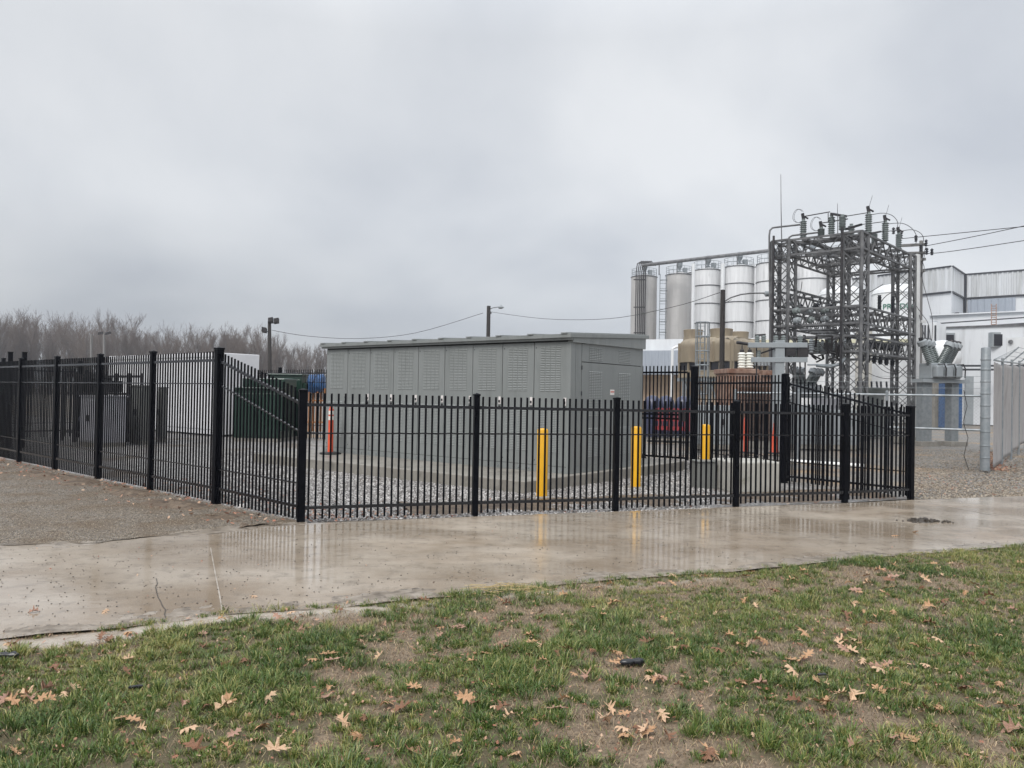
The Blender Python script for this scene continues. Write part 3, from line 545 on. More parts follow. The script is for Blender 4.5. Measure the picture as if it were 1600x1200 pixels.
# gate leaves
def gate(p0, Ln, label):
    r = thing('metal_gate', label, 'gate', (p0.x, p0.y, 0), 'black yard gate leaves'); u = FU; s = FV
    fr = MB(); z0, z1 = .26, 2.29
    fr.bar(p0+u*.04+Vector((0, 0, z0-.05)), p0+u*.04+Vector((0, 0, z1)), .06).bar(p0+u*Ln+Vector((0, 0, z0-.05)), p0+u*Ln+Vector((0, 0, z1)), .06)
    for z in (z0, 1.28, 1.18, z1): fr.bar(p0+u*.07+Vector((0, 0, z)), p0+u*(Ln-.03)+Vector((0, 0, z)), .045)
    fr.build('gate_frame', 'black', r)
    pk = MB(); n = int(Ln/.1)
    for k in range(1, n):
        p = p0+u*(.04+(Ln-.04)*k/n); pk.boxv(p-u*.0125-s*.0125+Vector((0, 0, z0)), u*.025, s*.025, (0, 0, 2.45-z0))
    pk.build('picket_panel', 'black', r)
    lk = MB().boxv(p0+u*.03-s*.1+Vector((0, 0, 1.13)), u*.2, s*.06, (0, 0, .2)); lk.build('latch_box', 'dark_steel', r)
    ww = MB().lathe(p0+u*(Ln*.28)-s*.05+Vector((0, 0, .16)), [(.10, -.03), (.12, -.015), (.12, .015), (.10, .03)], 18, axis=s)
    ww.bar(p0+u*(Ln*.28)+Vector((0, 0, .16)), p0+u*(Ln*.28)+Vector((0, 0, .3)), .04); ww.build('gate_wheel', 'rubber', r)
gate(G+FU*.12, 4.3, 'black picket gate leaf with latch between the grey enclosure and the tall gate post')
gate(G+FU*4.6, 4.3, 'second black picket gate leaf mostly hidden behind the grey enclosure')

# ------------------------------------------------------------------ pad and shelter
def U(u, v, z=0.0): return PADC+FU*u+FV*v+Vector((0, 0, z))
PZ = .20
pad = MB().prism([(U(0, 0).x, U(0, 0).y), (U(8.1, 0).x, U(8.1, 0).y), (U(8.1, 6.2).x, U(8.1, 6.2).y), (U(0, 6.2).x, U(0, 6.2).y)], -.12, PZ)
tag(pad.build('concrete_pad', 'concrete', None, bev=.015), 'damp tan concrete slab under the grey louvred enclosure', 'concrete slab')
def shelter():
    SO = U(.19, 1.63, PZ); r = thing('equipment_enclosure', 'long grey-green metal equipment enclosure with nine louvred doors on a concrete pad', 'enclosure', SO)
    LN, DP, H0 = 7.3, 2.77, 2.56
    def S(u, v, z=0.0): return SO+FU*u+FV*v+Vector((0, 0, z))
    zf, zb = 2.56, 2.72
    w = MB(); q = [S(0, 0), S(LN, 0), S(LN, DP), S(0, DP)]; vs = q+[S(0, 0, zf), S(LN, 0, zf), S(LN, DP, zb), S(0, DP, zb)]
    w.add(vs, [(0, 3, 2, 1), (4, 5, 6, 7), (0, 1, 5, 4), (1, 2, 6, 5), (2, 3, 7, 6), (3, 0, 4, 7)][::1])
    w.build('wall', 'seam', r)
    # base channel with bolts
    bc = MB().boxv(S(-.03, -.035, 0), FU*(LN+.06), FV*.03, (0, 0, .12)).boxv(S(-.035, -.03, 0), FU*.03, FV*(DP+.06), (0, 0, .12))
    bc.build('base_channel', 'shelter', r, bev=.004)
    for k in range(28): MB().lathe(S(.14+k*.262, -.036, .06), [(.016, 0), (.016, .012)], 6, axis=-FV).build('bolt', 'galv', r)
    def louvres(mb, org, uu, nn, cols, rows, cw, pitch_u, pitch_z):
        for i in range(cols):
            for j in range(rows):
                o = org+uu*(i*pitch_u)+Vector((0, 0, j*pitch_z)); h = .015; d = .012
                a = [o, o+uu*cw, o+uu*cw+nn*d, o+nn*d, o+Vector((0, 0, h)), o+uu*cw+Vector((0, 0, h))]
                mb.add(a, [(3, 2, 5, 4), (0, 1, 2, 3), (0, 3, 4), (1, 5, 2)])
    DW = LN/9*.985
    M['louv'] = mat('sky_lightened_louvre', (0.265, 0.28, 0.273), 0.4)  # louvre colour lifted above the enclosure paint to stand for reflected sky
    for k in range(9):
        u0 = .04+k*(LN-.06)/9; wd = (LN-.06)/9-.014; nn = -FV
        d = MB().boxv(S(u0, -.03, .13), FU*wd, FV*.028, (0, 0, zf-.17)); dd = d.build('door', 'shelter', r, bev=.003)
        lv = MB(); cw = .105; pu = .125
        for oo, nc in ((S(u0+.16, -.03, 1.58), 4), (S(u0+.16, -.03, .40), 2), (S(u0+.46, -.03, .40), 2)):
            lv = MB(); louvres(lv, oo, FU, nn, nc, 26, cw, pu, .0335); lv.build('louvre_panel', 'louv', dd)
        h = MB().boxv(S(u0+.02, -.042, 1.30), FU*.055, FV*.012, (0, 0, .15)); h.build('latch_plate', 'label_white', dd)
        g = MB().boxv(S(u0+.032, -.058, 1.33), FU*.03, FV*.016, (0, 0, .05)).boxv(S(u0+.03, -.058, 1.22), FU*.035, FV*.028, (0, 0, .05)); g.build('handle', 'dark_steel', dd)
        for z in (.22, 2.42): MB().lathe(S(u0+wd-.04, -.03, z), [(.011, 0), (.011, .006)], 8, axis=-FV).build('screw_head', 'dark_trim', dd)
    # corner post and end wall panels
    MB().boxv(S(-.035, -.035, .12), FU*.075, FV*.16, (0, 0, zf-.14)).build('corner_post', 'shelter', r, bev=.003)
    e = MB().boxv(S(-.03, .14, .125), FU*.028, FV*.20, (0, 0, zf-.16)); e.build('end_panel', 'shelter', r, bev=.003)
    e = MB().boxv(S(-.03, .355, .125), FU*.028, FV*(DP-.43), (0, 0, 2.02)); e.build('end_panel', 'shelter', r, bev=.003)
    e = MB().add([S(-.03, .355, 2.16), S(-.03, DP-.075, 2.16), S(-.03, DP-.075, 2.63), S(-.03, .355, 2.50), S(-.002, .355, 2.16), S(-.002, DP-.075, 2.16), S(-.002, DP-.075, 2.63), S(-.002, .355, 2.50)],
                 [(0, 1, 2, 3)[::-1], (4, 5, 6, 7), (0, 1, 5, 4), (1, 2, 6, 5), (2, 3, 7, 6), (3, 0, 4, 7)]); up = e.build('end_panel', 'shelter', r)
    e = MB().boxv(S(-.03, DP-.065, .125), FU*.028, FV*.065, (0, 0, zb-.15)); e.build('end_panel', 'shelter', r, bev=.003)
    nn = -FU
    for vv in (.62, 1.75):
        for z_, nr_ in ((2.21, 8), (1.10, 28), (.30, 18)):
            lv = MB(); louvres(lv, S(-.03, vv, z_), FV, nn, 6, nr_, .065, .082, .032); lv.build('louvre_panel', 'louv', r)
    for z in (.5, 1.0, 1.5, 2.0): MB().boxv(S(-.045, .335, z), FU*.015, FV*.02, (0, 0, .08)).build('hinge', 'dark_trim', r)
    wl = MB().boxv(S(-.034, 1.42, 1.52), FU*.004, FV*.16, (0, 0, .11)).build('warning_label', 'label_white', r)
    MB().boxv(S(-.036, 1.43, 1.57), FU*.002, FV*.14, (0, 0, .03)).build('label_stripe', 'label_red', wl)
    # roof: sloping slab with drip edge, fascia and nine cover strips over the panel joints
    ov, oe = .16, .10
    def slab(mb, u0, u1, v0, v1, t0, t1):
        z = lambda v: zf+(zb-zf)*(v/DP)
        P = [S(u, v, z(v)+t) for t in (t0, t1) for (u, v) in ((u0, v0), (u1, v0), (u1, v1), (u0, v1))]
        mb.add(P, [(0, 3, 2, 1)[::-1], (4, 5, 6, 7)[::-1], (0, 1, 5, 4)[::-1], (1, 2, 6, 5)[::-1], (2, 3, 7, 6)[::-1], (3, 0, 4, 7)[::-1]])
    rf = MB(); slab(rf, -oe, LN+oe, -ov, DP+.14, .04, .115); ro = rf.build('roof', 'shelter', r, bev=.004)
    fa = MB(); slab(fa, -oe+.03, LN+oe-.03, -ov+.045, DP+.05, -.005, .038)
    fa.add([S(-oe+.025, -.02, zf-.05), S(-oe+.025, DP+.04, zf-.03), S(-oe+.025, DP+.04, zb+.035), S(-oe+.025, -.02, zf+.035), S(-.035, -.02, zf-.05), S(-.035, DP+.04, zf-.03), S(-.035, DP+.04, zb+.035), S(-.035, -.02, zf+.035)],
           [(0, 1, 2, 3)[::-1], (4, 5, 6, 7), (0, 1, 5, 4), (1, 2, 6, 5), (2, 3, 7, 6), (3, 0, 4, 7)])
    fa.build('fascia', 'shelter', ro)
    cs = MB()
    for k in range(10):
        cs = MB(); u = .04+k*(LN-.06)/9; slab(cs, u-.07, u+.07, -ov-.02, DP+.15, .117, .139); cs.build('joint_cover', 'shelter', ro)
shelter()

# ------------------------------------------------------------------ bollards, delineators, concrete block
def bollard(p, lab):
    r = thing('bollard', lab, 'bollard', (p[0], p[1], 0), 'yellow steel bollards')
    MB().lathe((p[0], p[1], -.05), [(.093, 0), (.093, 1.155), (.086, 1.172), (.058, 1.185), (0.0, 1.19)], 28).build('pipe', 'yellow', r, smooth=True)
    MB().lathe((p[0], p[1], -.012), [(.2, 0), (.19, .012), (.10, .02)], 20).build('footing', 'concrete', r)
bollard((.53, 13.0), 'yellow steel bollard in front of the near corner of the grey enclosure')
bollard((2.36, 14.6), 'yellow steel bollard beside the louvred end wall, left of the gate')
bollard((4.10, 16.35), 'yellow steel bollard standing behind the pale concrete block')
def delineator(p, lab, h=1.13, z=0.0, bands=True, r0=.066, r1=.06):
    r = thing('delineator', lab, 'traffic post', (p[0], p[1], z), 'orange traffic posts')
    MB().lathe((p[0], p[1], z), [(.26, 0), (.26, .03), (.20, .05), (.08, .055)], 8).build('rubber_base', 'rubber', r)
    MB().lathe((p[0], p[1], z+.05), [(r0, 0), (r1, h-.12), (.04, h-.10), (.035, h-.05)], 20).build('post', 'orange', r, smooth=True)
    if bands:
        for k in (.80, .93): 
            q = r0+(r1-r0)*k+.002; MB().lathe((p[0], p[1], z+.05+(h-.12)*k-.045), [(q+.001, 0), (q, .09)], 20).build('reflective_band', 'tape', r, smooth=True)
bx = U(6.75, 1.2)
delineator((bx.x, bx.y), 'orange traffic post with two white bands on the pad beside the grey enclosure', z=PZ)
delineator((at(1166, 600, 24).x, 24), 'thin orange traffic post behind the fence, left of the tapered orange one', bands=False)
delineator((at(1211, 600, 24).x, 24), 'tapered orange channeliser cone beside the thick post of the switch stand', h=.95, bands=False, r0=.14, r1=.03)
bc = Vector((4.30, 14.75, 0))
def conc_block():
    r = thing('concrete_block', 'pale chipped concrete block behind the low fence with a yellow bollard behind it', 'concrete block', (4.3, 14.7, 0))
    m = MB().box((4.42, 14.62, -.03), .96, .9, .57, .13); m.build('block_body', 'block', r, bev=.03)
    for dx in (-.3, .3):
        m = MB(); m.path([(4.40+dx-.07, 14.62, .54), (4.40+dx-.06, 14.62, .62), (4.40+dx, 14.62, .645), (4.40+dx+.06, 14.62, .62), (4.40+dx+.07, 14.62, .54)], .012, 6); m.build('lifting_eye', 'dark_steel', r)
conc_block()
tag(MB().box((3.66, 14.75, -.02), .36, .34, .50, .2).box((3.66, 14.75, .48), .40, .38, .03, .2).build('pedestal', 'olive', None, bev=.01), 'squat dark grey utility pedestal left of the pale concrete block', 'utility pedestal')

# ------------------------------------------------------------------ things inside and behind the left fence
def container():
    a = Vector((-10.38, 27.8, 0)); L0 = 8.8; W = 1.45; z0 = .06; H = 2.95
    r = thing('shipping_container', 'long white steel container behind the tall left fence', 'container', a)
    MB().boxv(a+FV*.03+Vector((0, 0, z0)), FU*L0, FV*W, (0, 0, H)).build('body', 'white_paint', r, bev=.02)
    c = MB(); A = a+FU*.18-FV*.0; B = a+FU*(L0-.18)
    c.corr((B.x, B.y), (A.x, A.y), z0+.17, z0+H-.14, .28, .026); c.build('corrugated_side', 'white_paint', r)
    f = MB()
    for z in (z0-.01, z0+H-.13): f.boxv(a-FV*.04+Vector((0, 0, z)), FU*L0, FV*.08, (0, 0, .15))
    for u in (0, L0-.16): f.boxv(a+FU*u-FV*.042+Vector((0, 0, z0)), FU*.16, FV*.08, (0, 0, H))
    f.build('frame', 'white_paint', r, bev=.008)
    k = MB()
    for u in (-.005, L0-.17):
        for z in (z0-.02, z0+H-.11): k.boxv(a+FU*u-FV*.05+Vector((0, 0, z)), FU*.18, FV*.09, (0, 0, .13))
    k.build('corner_casting', 'white_paint', r, bev=.01)
    k = MB()
    for u in (.05, L0-.12): k.boxv(a+FU*u-FV*.056+Vector((0, 0, z0+H-.075)), FU*.07, FV*.01, (0, 0, .05))
    k.build('casting_hole', 'dark_trim', r)
    k = MB()
    for u in (.3, 3, 5.6, 8.1): k.boxv(a+FU*u+Vector((0, 0, -.05)), FU*.4, FV*1.4, (0, 0, .24))
    k.build('support_block', 'concrete', r)
container()
def transformer(p, w_, d_, h_, label, top=.0):
    r = thing('pad_transformer', label, 'transformer', p, 'green pad-mounted transformers'); p = Vector(p); u = Vector((.97, -.12, 0)).normalized(); v = Vector((.12, .97, 0)).normalized()
    MB().boxv(p-u*w_/2-v*.1+Vector((0, 0, -.05)), u*(w_+.0), v*(d_+.2), (0, 0, .15)).build('plinth', 'concrete', r)
    MB().boxv(p-u*w_/2+Vector((0, 0, .1)), u*w_, v*d_, (0, 0, h_-.1)).build('cabinet', 'green', r, bev=.02)
    MB().boxv(p-u*(w_/2+.04)-v*.05+Vector((0, 0, h_)), u*(w_+.08), v*(d_+.1), (0, 0, .06)).build('lid', 'green', r, bev=.015)
    for s in (0, 1):
        d = MB().boxv(p+u*(-w_/2+.05+s*(w_/2-.04))-v*.03+Vector((0, 0, .16)), u*(w_/2-.06), v*.028, (0, 0, h_-.3)).build('door', 'green', r, bev=.008)
        MB().boxv(p+u*(-.06+s*.08)-v*.06+Vector((0, 0, h_*.5)), u*.03, v*.03, (0, 0, .16)).build('handle', 'dark_steel', d)
    if top: MB().boxv(p-u*(w_/2-.1)+v*.3+Vector((0, 0, h_+.06)), u*(w_-.05), v*(d_-.3), (0, 0, top)).build('oil_tank', 'green', r, bev=.03)
    fn = MB()
    for k in range(int((d_-.1)/.11)): fn.boxv(p+u*(w_/2+.002)+v*(.08+k*.11)+Vector((0, 0, .35)), u*.09, v*.02, (0, 0, h_-.6))
    fn.build('cooling_fins', 'green', r)
pA = at(402, 600, 25.6); transformer((pA.x, 25.6, 0), 1.55, 1.3, 1.72, 'dark green transformer cabinet with stepped top in front of the white container', .32)
pB = at(446, 600, 27.2); transformer((pB.x, 27.2, 0), 1.2, .5, 2.22, 'taller green transformer cabinet at the left end of the grey enclosure')
def cabinet(px, d, w_, h_, dp, label, m, name='electrical_cabinet', grp='electrical cabinets behind the left fence'):
    p = at(px, 600, d); p.z = 0; r = thing(name, label, 'cabinet', p, grp); u = FU; v = FV
    MB().boxv(p-u*w_/2+Vector((0, 0, -.03)), u*w_, v*dp, (0, 0, .13)).build('plinth', 'concrete', r)
    MB().boxv(p-u*w_/2+Vector((0, 0, .1)), u*w_, v*dp, (0, 0, h_-.1)).build('body', m, r, bev=.015)
    for s in (0, 1):
        d_ = MB().boxv(p+u*(-w_/2+.03+s*(w_/2-.02))-v*.025+Vector((0, 0, .15)), u*(w_/2-.045), v*.022, (0, 0, h_-.25)).build('door', m, r, bev=.005)
        MB().boxv(p+u*(-.07+s*.09)-v*.05+Vector((0, 0, h_*.5)), u*.03, v*.025, (0, 0, .18)).build('handle', 'dark_steel', d_)
    MB().boxv(p-u*(w_/2+.02)-v*.03+Vector((0, 0, h_)), u*(w_+.04), v*(dp+.06), (0, 0, .04)).build('rain_hood', m, r)
cabinet(214, 23.6, .72, 1.74, .35, 'olive grey electrical cabinet in front of the white container', 'olive')
cabinet(250, 24.6, .22, 1.70, .2, 'narrow grey electrical cabinet to the right of the olive one', 'olive')
cabinet(140, 22.4, 1.15, 1.42, .8, 'pale lavender-grey cabinet below a black steel rack at far left', 'lav')
def skid():
    p = at(128, 600, 23.6); p.z = 0; r = thing('equipment_skid', 'black steel equipment rack with posts and tanks behind the tall left fence', 'equipment rack', p)
    f = MB()
    for u in (-1.3, -.5, .4, 1.3):
        for v in (0, 1.2): f.bar(p+FU*u+FV*v, p+FU*u+FV*v+Vector((0, 0, 2.15)), .08)
    for v in (0, 1.2):
        for z in (.3, 1.5, 2.05): f.bar(p-FU*1.35+FV*v+Vector((0, 0, z)), p+FU*1.35+FV*v+Vector((0, 0, z)), .07)
    f.build('frame', 'dark_steel', r)
    t = MB().lathe(p+FU*-.9+FV*.6+Vector((0, 0, .7)), [(.05, 0), (.36, .06), (.4, .2), (.4, 1.5), (.36, 1.64), (.05, 1.7)], 20, axis=FU); t.build('tank', 'navy', r, smooth=True)
    b = MB()
    for k in range(4): b.boxv(p+FU*(-1.1+k*.6)+FV*.3+Vector((0, 0, 1.55)), FU*.35, FV*.4, (0, 0, .35+.1*(k % 2)))
    b.build('control_box', 'dark_steel', r, bev=.01)
skid()
def tarp():
    p = at(494, 600, 32.5); p.z = 0; r = thing('covered_stack', 'orange timber stack topped by a bundled round blue tarp, seen through the far fence', 'covered stack', p)
    s = MB()
    for k in range(9): s.box((p.x-.42+k*.105, p.y+.25*math.sin(k*2.1), 0), .07, .09, 1.75+.06*math.sin(k), .3*k)
    for z in (.4, 1.3): s.bar(p+Vector((-.5, -.28, z)), p+Vector((.5, -.28, z)), .06)
    s.build('timber', 'amber_wood', r)
    d = MB(); prof = [(.02, -.34), (.28, -.36), (.40, -.2), (.44, 0), (.40, .2), (.28, .36), (.02, .42)]; d.lathe(p+Vector((0, 0, 2.02)), prof, 26)
    d.v = [(x+(.06*math.sin(9*z+5*x)), y+.05*math.cos(7*x), z+.05*math.sin(6*x+4*y)) for x, y, z in d.v]; d.build('tarp', 'blue', r, smooth=True)
    q = MB()
    for k in range(7):
        a0 = k*.9; q.path([p+Vector((.46*math.cos(a0), .46*math.sin(a0), 1.85)), p+Vector((.40*math.cos(a0+.3), .40*math.sin(a0+.3), 2.25)), p+Vector((.05, 0, 2.46))], .012, 5)
    q.build('rope', 'dark_steel', r)
tarp()

# ------------------------------------------------------------------ yard clutter seen between gate and post
for k, (px, d) in enumerate(((1020, 33), (1041, 33.4), (1068, 33.8))):
    p = at(px, 600, d); p.z = 0; r = thing('storage_drum', ['round-topped navy drum nearest the enclosure end wall, behind the gate', 'middle round-topped navy drum behind the gate', 'round-topped navy drum nearest the gate post, behind the red barrier'][k], 'drum', p, 'navy drums behind the gate')
    MB().lathe(p, [(.36, 0), (.38, .05), (.38, 1.3), (.34, 1.55), (.22, 1.70), (.05, 1.76)], 24).build('shell', 'navy', r, smooth=True)
    MB().ring(p+Vector((0, 0, .5)), .385, .015).ring(p+Vector((0, 0, 1.05)), .385, .015).build('hoop', 'navy', r)
def barrier():
    a, c = at(1024, 600, 29.0), at(1096, 600, 28.4); a.z = c.z = 0; r = thing('safety_barrier', 'red plastic safety barrier beyond the gate in front of the navy drums', 'barrier', a); d = c-a
    for i in range(3):
        p = a+d*(i/3)+Vector((0, 0, .05)); m = MB(); L1 = d/3*.96
        for z in (0, .33, .66): m.boxv(p+Vector((0, -.02, z+.42)), L1, (0, .05, 0), (0, 0, .14))
        for t in (0, .25, .5, .75, .97): m.boxv(p+L1*t+Vector((0, -.02, .40)), L1*.04, (0, .05, 0), (0, 0, .85))
        m.build('barrier_panel', 'red', r)
    m = MB()
    for i in range(4): m.box(a+d*(i/3), .5, .3, .08)
    m.build('barrier_foot', 'rubber', r)
barrier()
a, c = at(1228, 722, 19.5), at(1352, 728, 18.6)
tag(MB().tube((a.x, a.y, .14), (c.x, c.y, .12), .055, .055, 14).build('plastic_pipe', 'pvc', None, smooth=True), 'long white plastic pipe lying on the gravel behind the right fence panel', 'pipe')
p = at(1218, 600, 16.2); tag(MB().box((p.x+.05, p.y, 0), .55, .3, .1, .3).box((p.x-.2, p.y-.1, 0.001), .25, .2, .14, .8).build('broken_slab', 'pvc', None, bev=.02), 'broken white slab at the foot of the tall fence post', 'slab')
for k, (px, d, w_, h_) in enumerate(((1262, 27, 1.1, 1.35), (1290, 30, .9, 1.6), (1316, 27, .8, 1.2), (1110, 26, 1.2, 1.3), (1180, 28, 1.0, 1.5))):
    p = at(px, 600, d); p.z = 0
    lab = ['squat grey switchgear box behind the sloping right fence', 'tall violet-grey switchgear box near the back lattice leg', 'small grey switchgear box below the near lattice leg', 'grey box on legs behind the yellow bollard', 'grey control box beneath the rusty transformer'][k]
    r = thing('switchgear_box', lab, 'switchgear', p, 'grey switchgear boxes in the substation yard')
    MB().box(p, w_+.1, .7, .15).build('plinth', 'concrete', r); MB().box(p+Vector((0, 0, .15)), w_, .6, h_, .05).build('body', ['equip', 'lav', 'equip', 'equip', 'olive'][k], r, bev=.02)
    MB().box(p+Vector((.0, -.31, .3)), w_*.85, .03, h_*.75, .05).build('door', ['equip', 'lav', 'equip', 'equip', 'olive'][k], r, bev=.01)
    MB().box(p+Vector((w_*.3, -.345, .8)), .04, .03, .2, .05).build('handle', 'dark_steel', r)

# ------------------------------------------------------------------ chain-link fence and screened fence
def chainlink():
    P = at(1540, 600, 19.4); P.z = 0; A = at(1150, 600, 22.5); A.z = 0; d = A-P; Ln = d.length; u = d.normalized()
    r = thing('chain_link_fence', 'galvanised chain-link fence with barbed strands in front of the substation yard', 'fence', P)
    MB().lathe(P, [(.11, 0), (.11, 3.05), (.10, 3.07), (.02, 3.09)], 18).build('corner_post', 'galv', r, smooth=True)
    for z in (.3, .6, .95, 1.3, 1.6, 1.9, 2.2, 2.5, 2.75): MB().lathe(P+Vector((0, 0, z)), [(.114, 0), (.118, .01), (.118, .03), (.114, .04)], 16).build('tension_band', 'galv', r)
    for k in (.36, .72, 1.0):
        q = P+d*k; MB().lathe(q, [(.04, 0), (.04, 1.95), (.01, 1.97)], 12).build('post', 'galv', r, smooth=True)
    MB().tube(P+Vector((0, 0, 1.86)), A+Vector((0, 0, 1.86)), .028, n=8).build('rail', 'galv', r)
    MB().tube(P+Vector((0, 0, 1.0)), P+d*.36+Vector((0, 0, 1.0)), .028, n=8).build('rail', 'galv', r)
    b = MB(); H = 1.84; s = .085; n = int(Ln/s); a3 = .0016
    for i in range(-int(H/s), n):
        for sg in (1, -1):
            x0 = i*s; x1 = x0+H; c0 = max(0, x0); c1 = min(Ln, x1)
            if c1 <= c0: continue
            z0, z1 = c0-x0, c1-x0
            if sg < 0: z0, z1 = H-z0, H-z1
            b.tube(P+u*c0+Vector((0, 0, z0+.03)), P+u*c1+Vector((0, 0, z1+.03)), a3, n=3, cap=False)
    b.build('wire_mesh', 'galv', r)
    b = MB()
    for z in (2.05, 2.2, 2.35): b.tube(P+Vector((0, 0, z)), A+Vector((0, 0, z)), .004, n=4)
    b.build('barbed_strand', 'galv', r)
    v = MB(); q = P-u*-.35
    v.path([q+Vector((0, 0, .0)), q+Vector((-.12, 0, .35)), q+Vector((-.02, 0, .8)), q+Vector((-.15, 0, 1.2)), q+Vector((-.05, 0, 1.6)), q+Vector((-.14, 0, 2.0))], .008, 5); tag(v.build('dead_vine', 'wood_dark'), 'thin dead vine climbing the chain-link mesh beside the tall round post', 'vine')
    # screened fence running back on the right
    Q = [P+Vector((.22, .02, 0)), Vector((13.55, 21.4, 0)), Vector((15.1, 23.4, 0)), Vector((16.7, 25.5, 0)), Vector((18.3, 27.6, 0)), Vector((20, 29.8, 0))]
    r2 = thing('screened_fence', 'tall fence covered in grey privacy mesh with barbed wire along its top', 'fence', Q[0])
    for i in range(len(Q)-1):
        a, c = Q[i], Q[i+1]; dd = c-a; uu = dd.normalized(); nrm = Vector((uu.y, -uu.x, 0)); K = 40; J = 24; vs = []
        for j in range(J+1):
            for k in range(K+1):
                t = k/K; z = .06+2.66*j/J; sag = .045*math.sin(math.pi*t)*math.sin(math.pi*j/J)+.02*math.sin(t*23+j*.35)*math.sin(math.pi*t)
                vs.append(a+dd*t-nrm*sag+Vector((0, 0, z+.08*i)))
        fs = [(j*(K+1)+k, j*(K+1)+k+1, (j+1)*(K+1)+k+1, (j+1)*(K+1)+k) for j in range(J) for k in range(K)]
        o = MB().add(vs, fs).build('privacy_mesh', 'fabric', r2, smooth=True); so = o.modifiers.new('thick', 'SOLIDIFY'); so.thickness = .006
        if i: 
            MB().tube(a, a+Vector((0, 0, 2.85+.08*i)), .035, n=10).build('post', 'galv', r2)
            MB().bar(a+Vector((0, 0, 2.78+.08*i)), a+nrm*.38+Vector((0, 0, 3.15+.08*i)), .035).build('outrigger_arm', 'galv', r2)
    MB().path([q+Vector((0, 0, 2.76+.08*i)) for i, q in enumerate(Q)], .022, 8).build('rail', 'galv', r2)
    w_ = MB()
    for f, h in ((.12, 2.92), (.24, 3.03), (.36, 3.14)):
        w_.path([Q[0]+Vector((0, 0, 2.75+.1*f))]+[Q[i]+Vector((.32*f*2.6, -.25*f*2.6, h+.08*i)) for i in range(1, len(Q))], .006, 4)
    w_.build('barbed_strand', 'galv', r2)
chainlink()

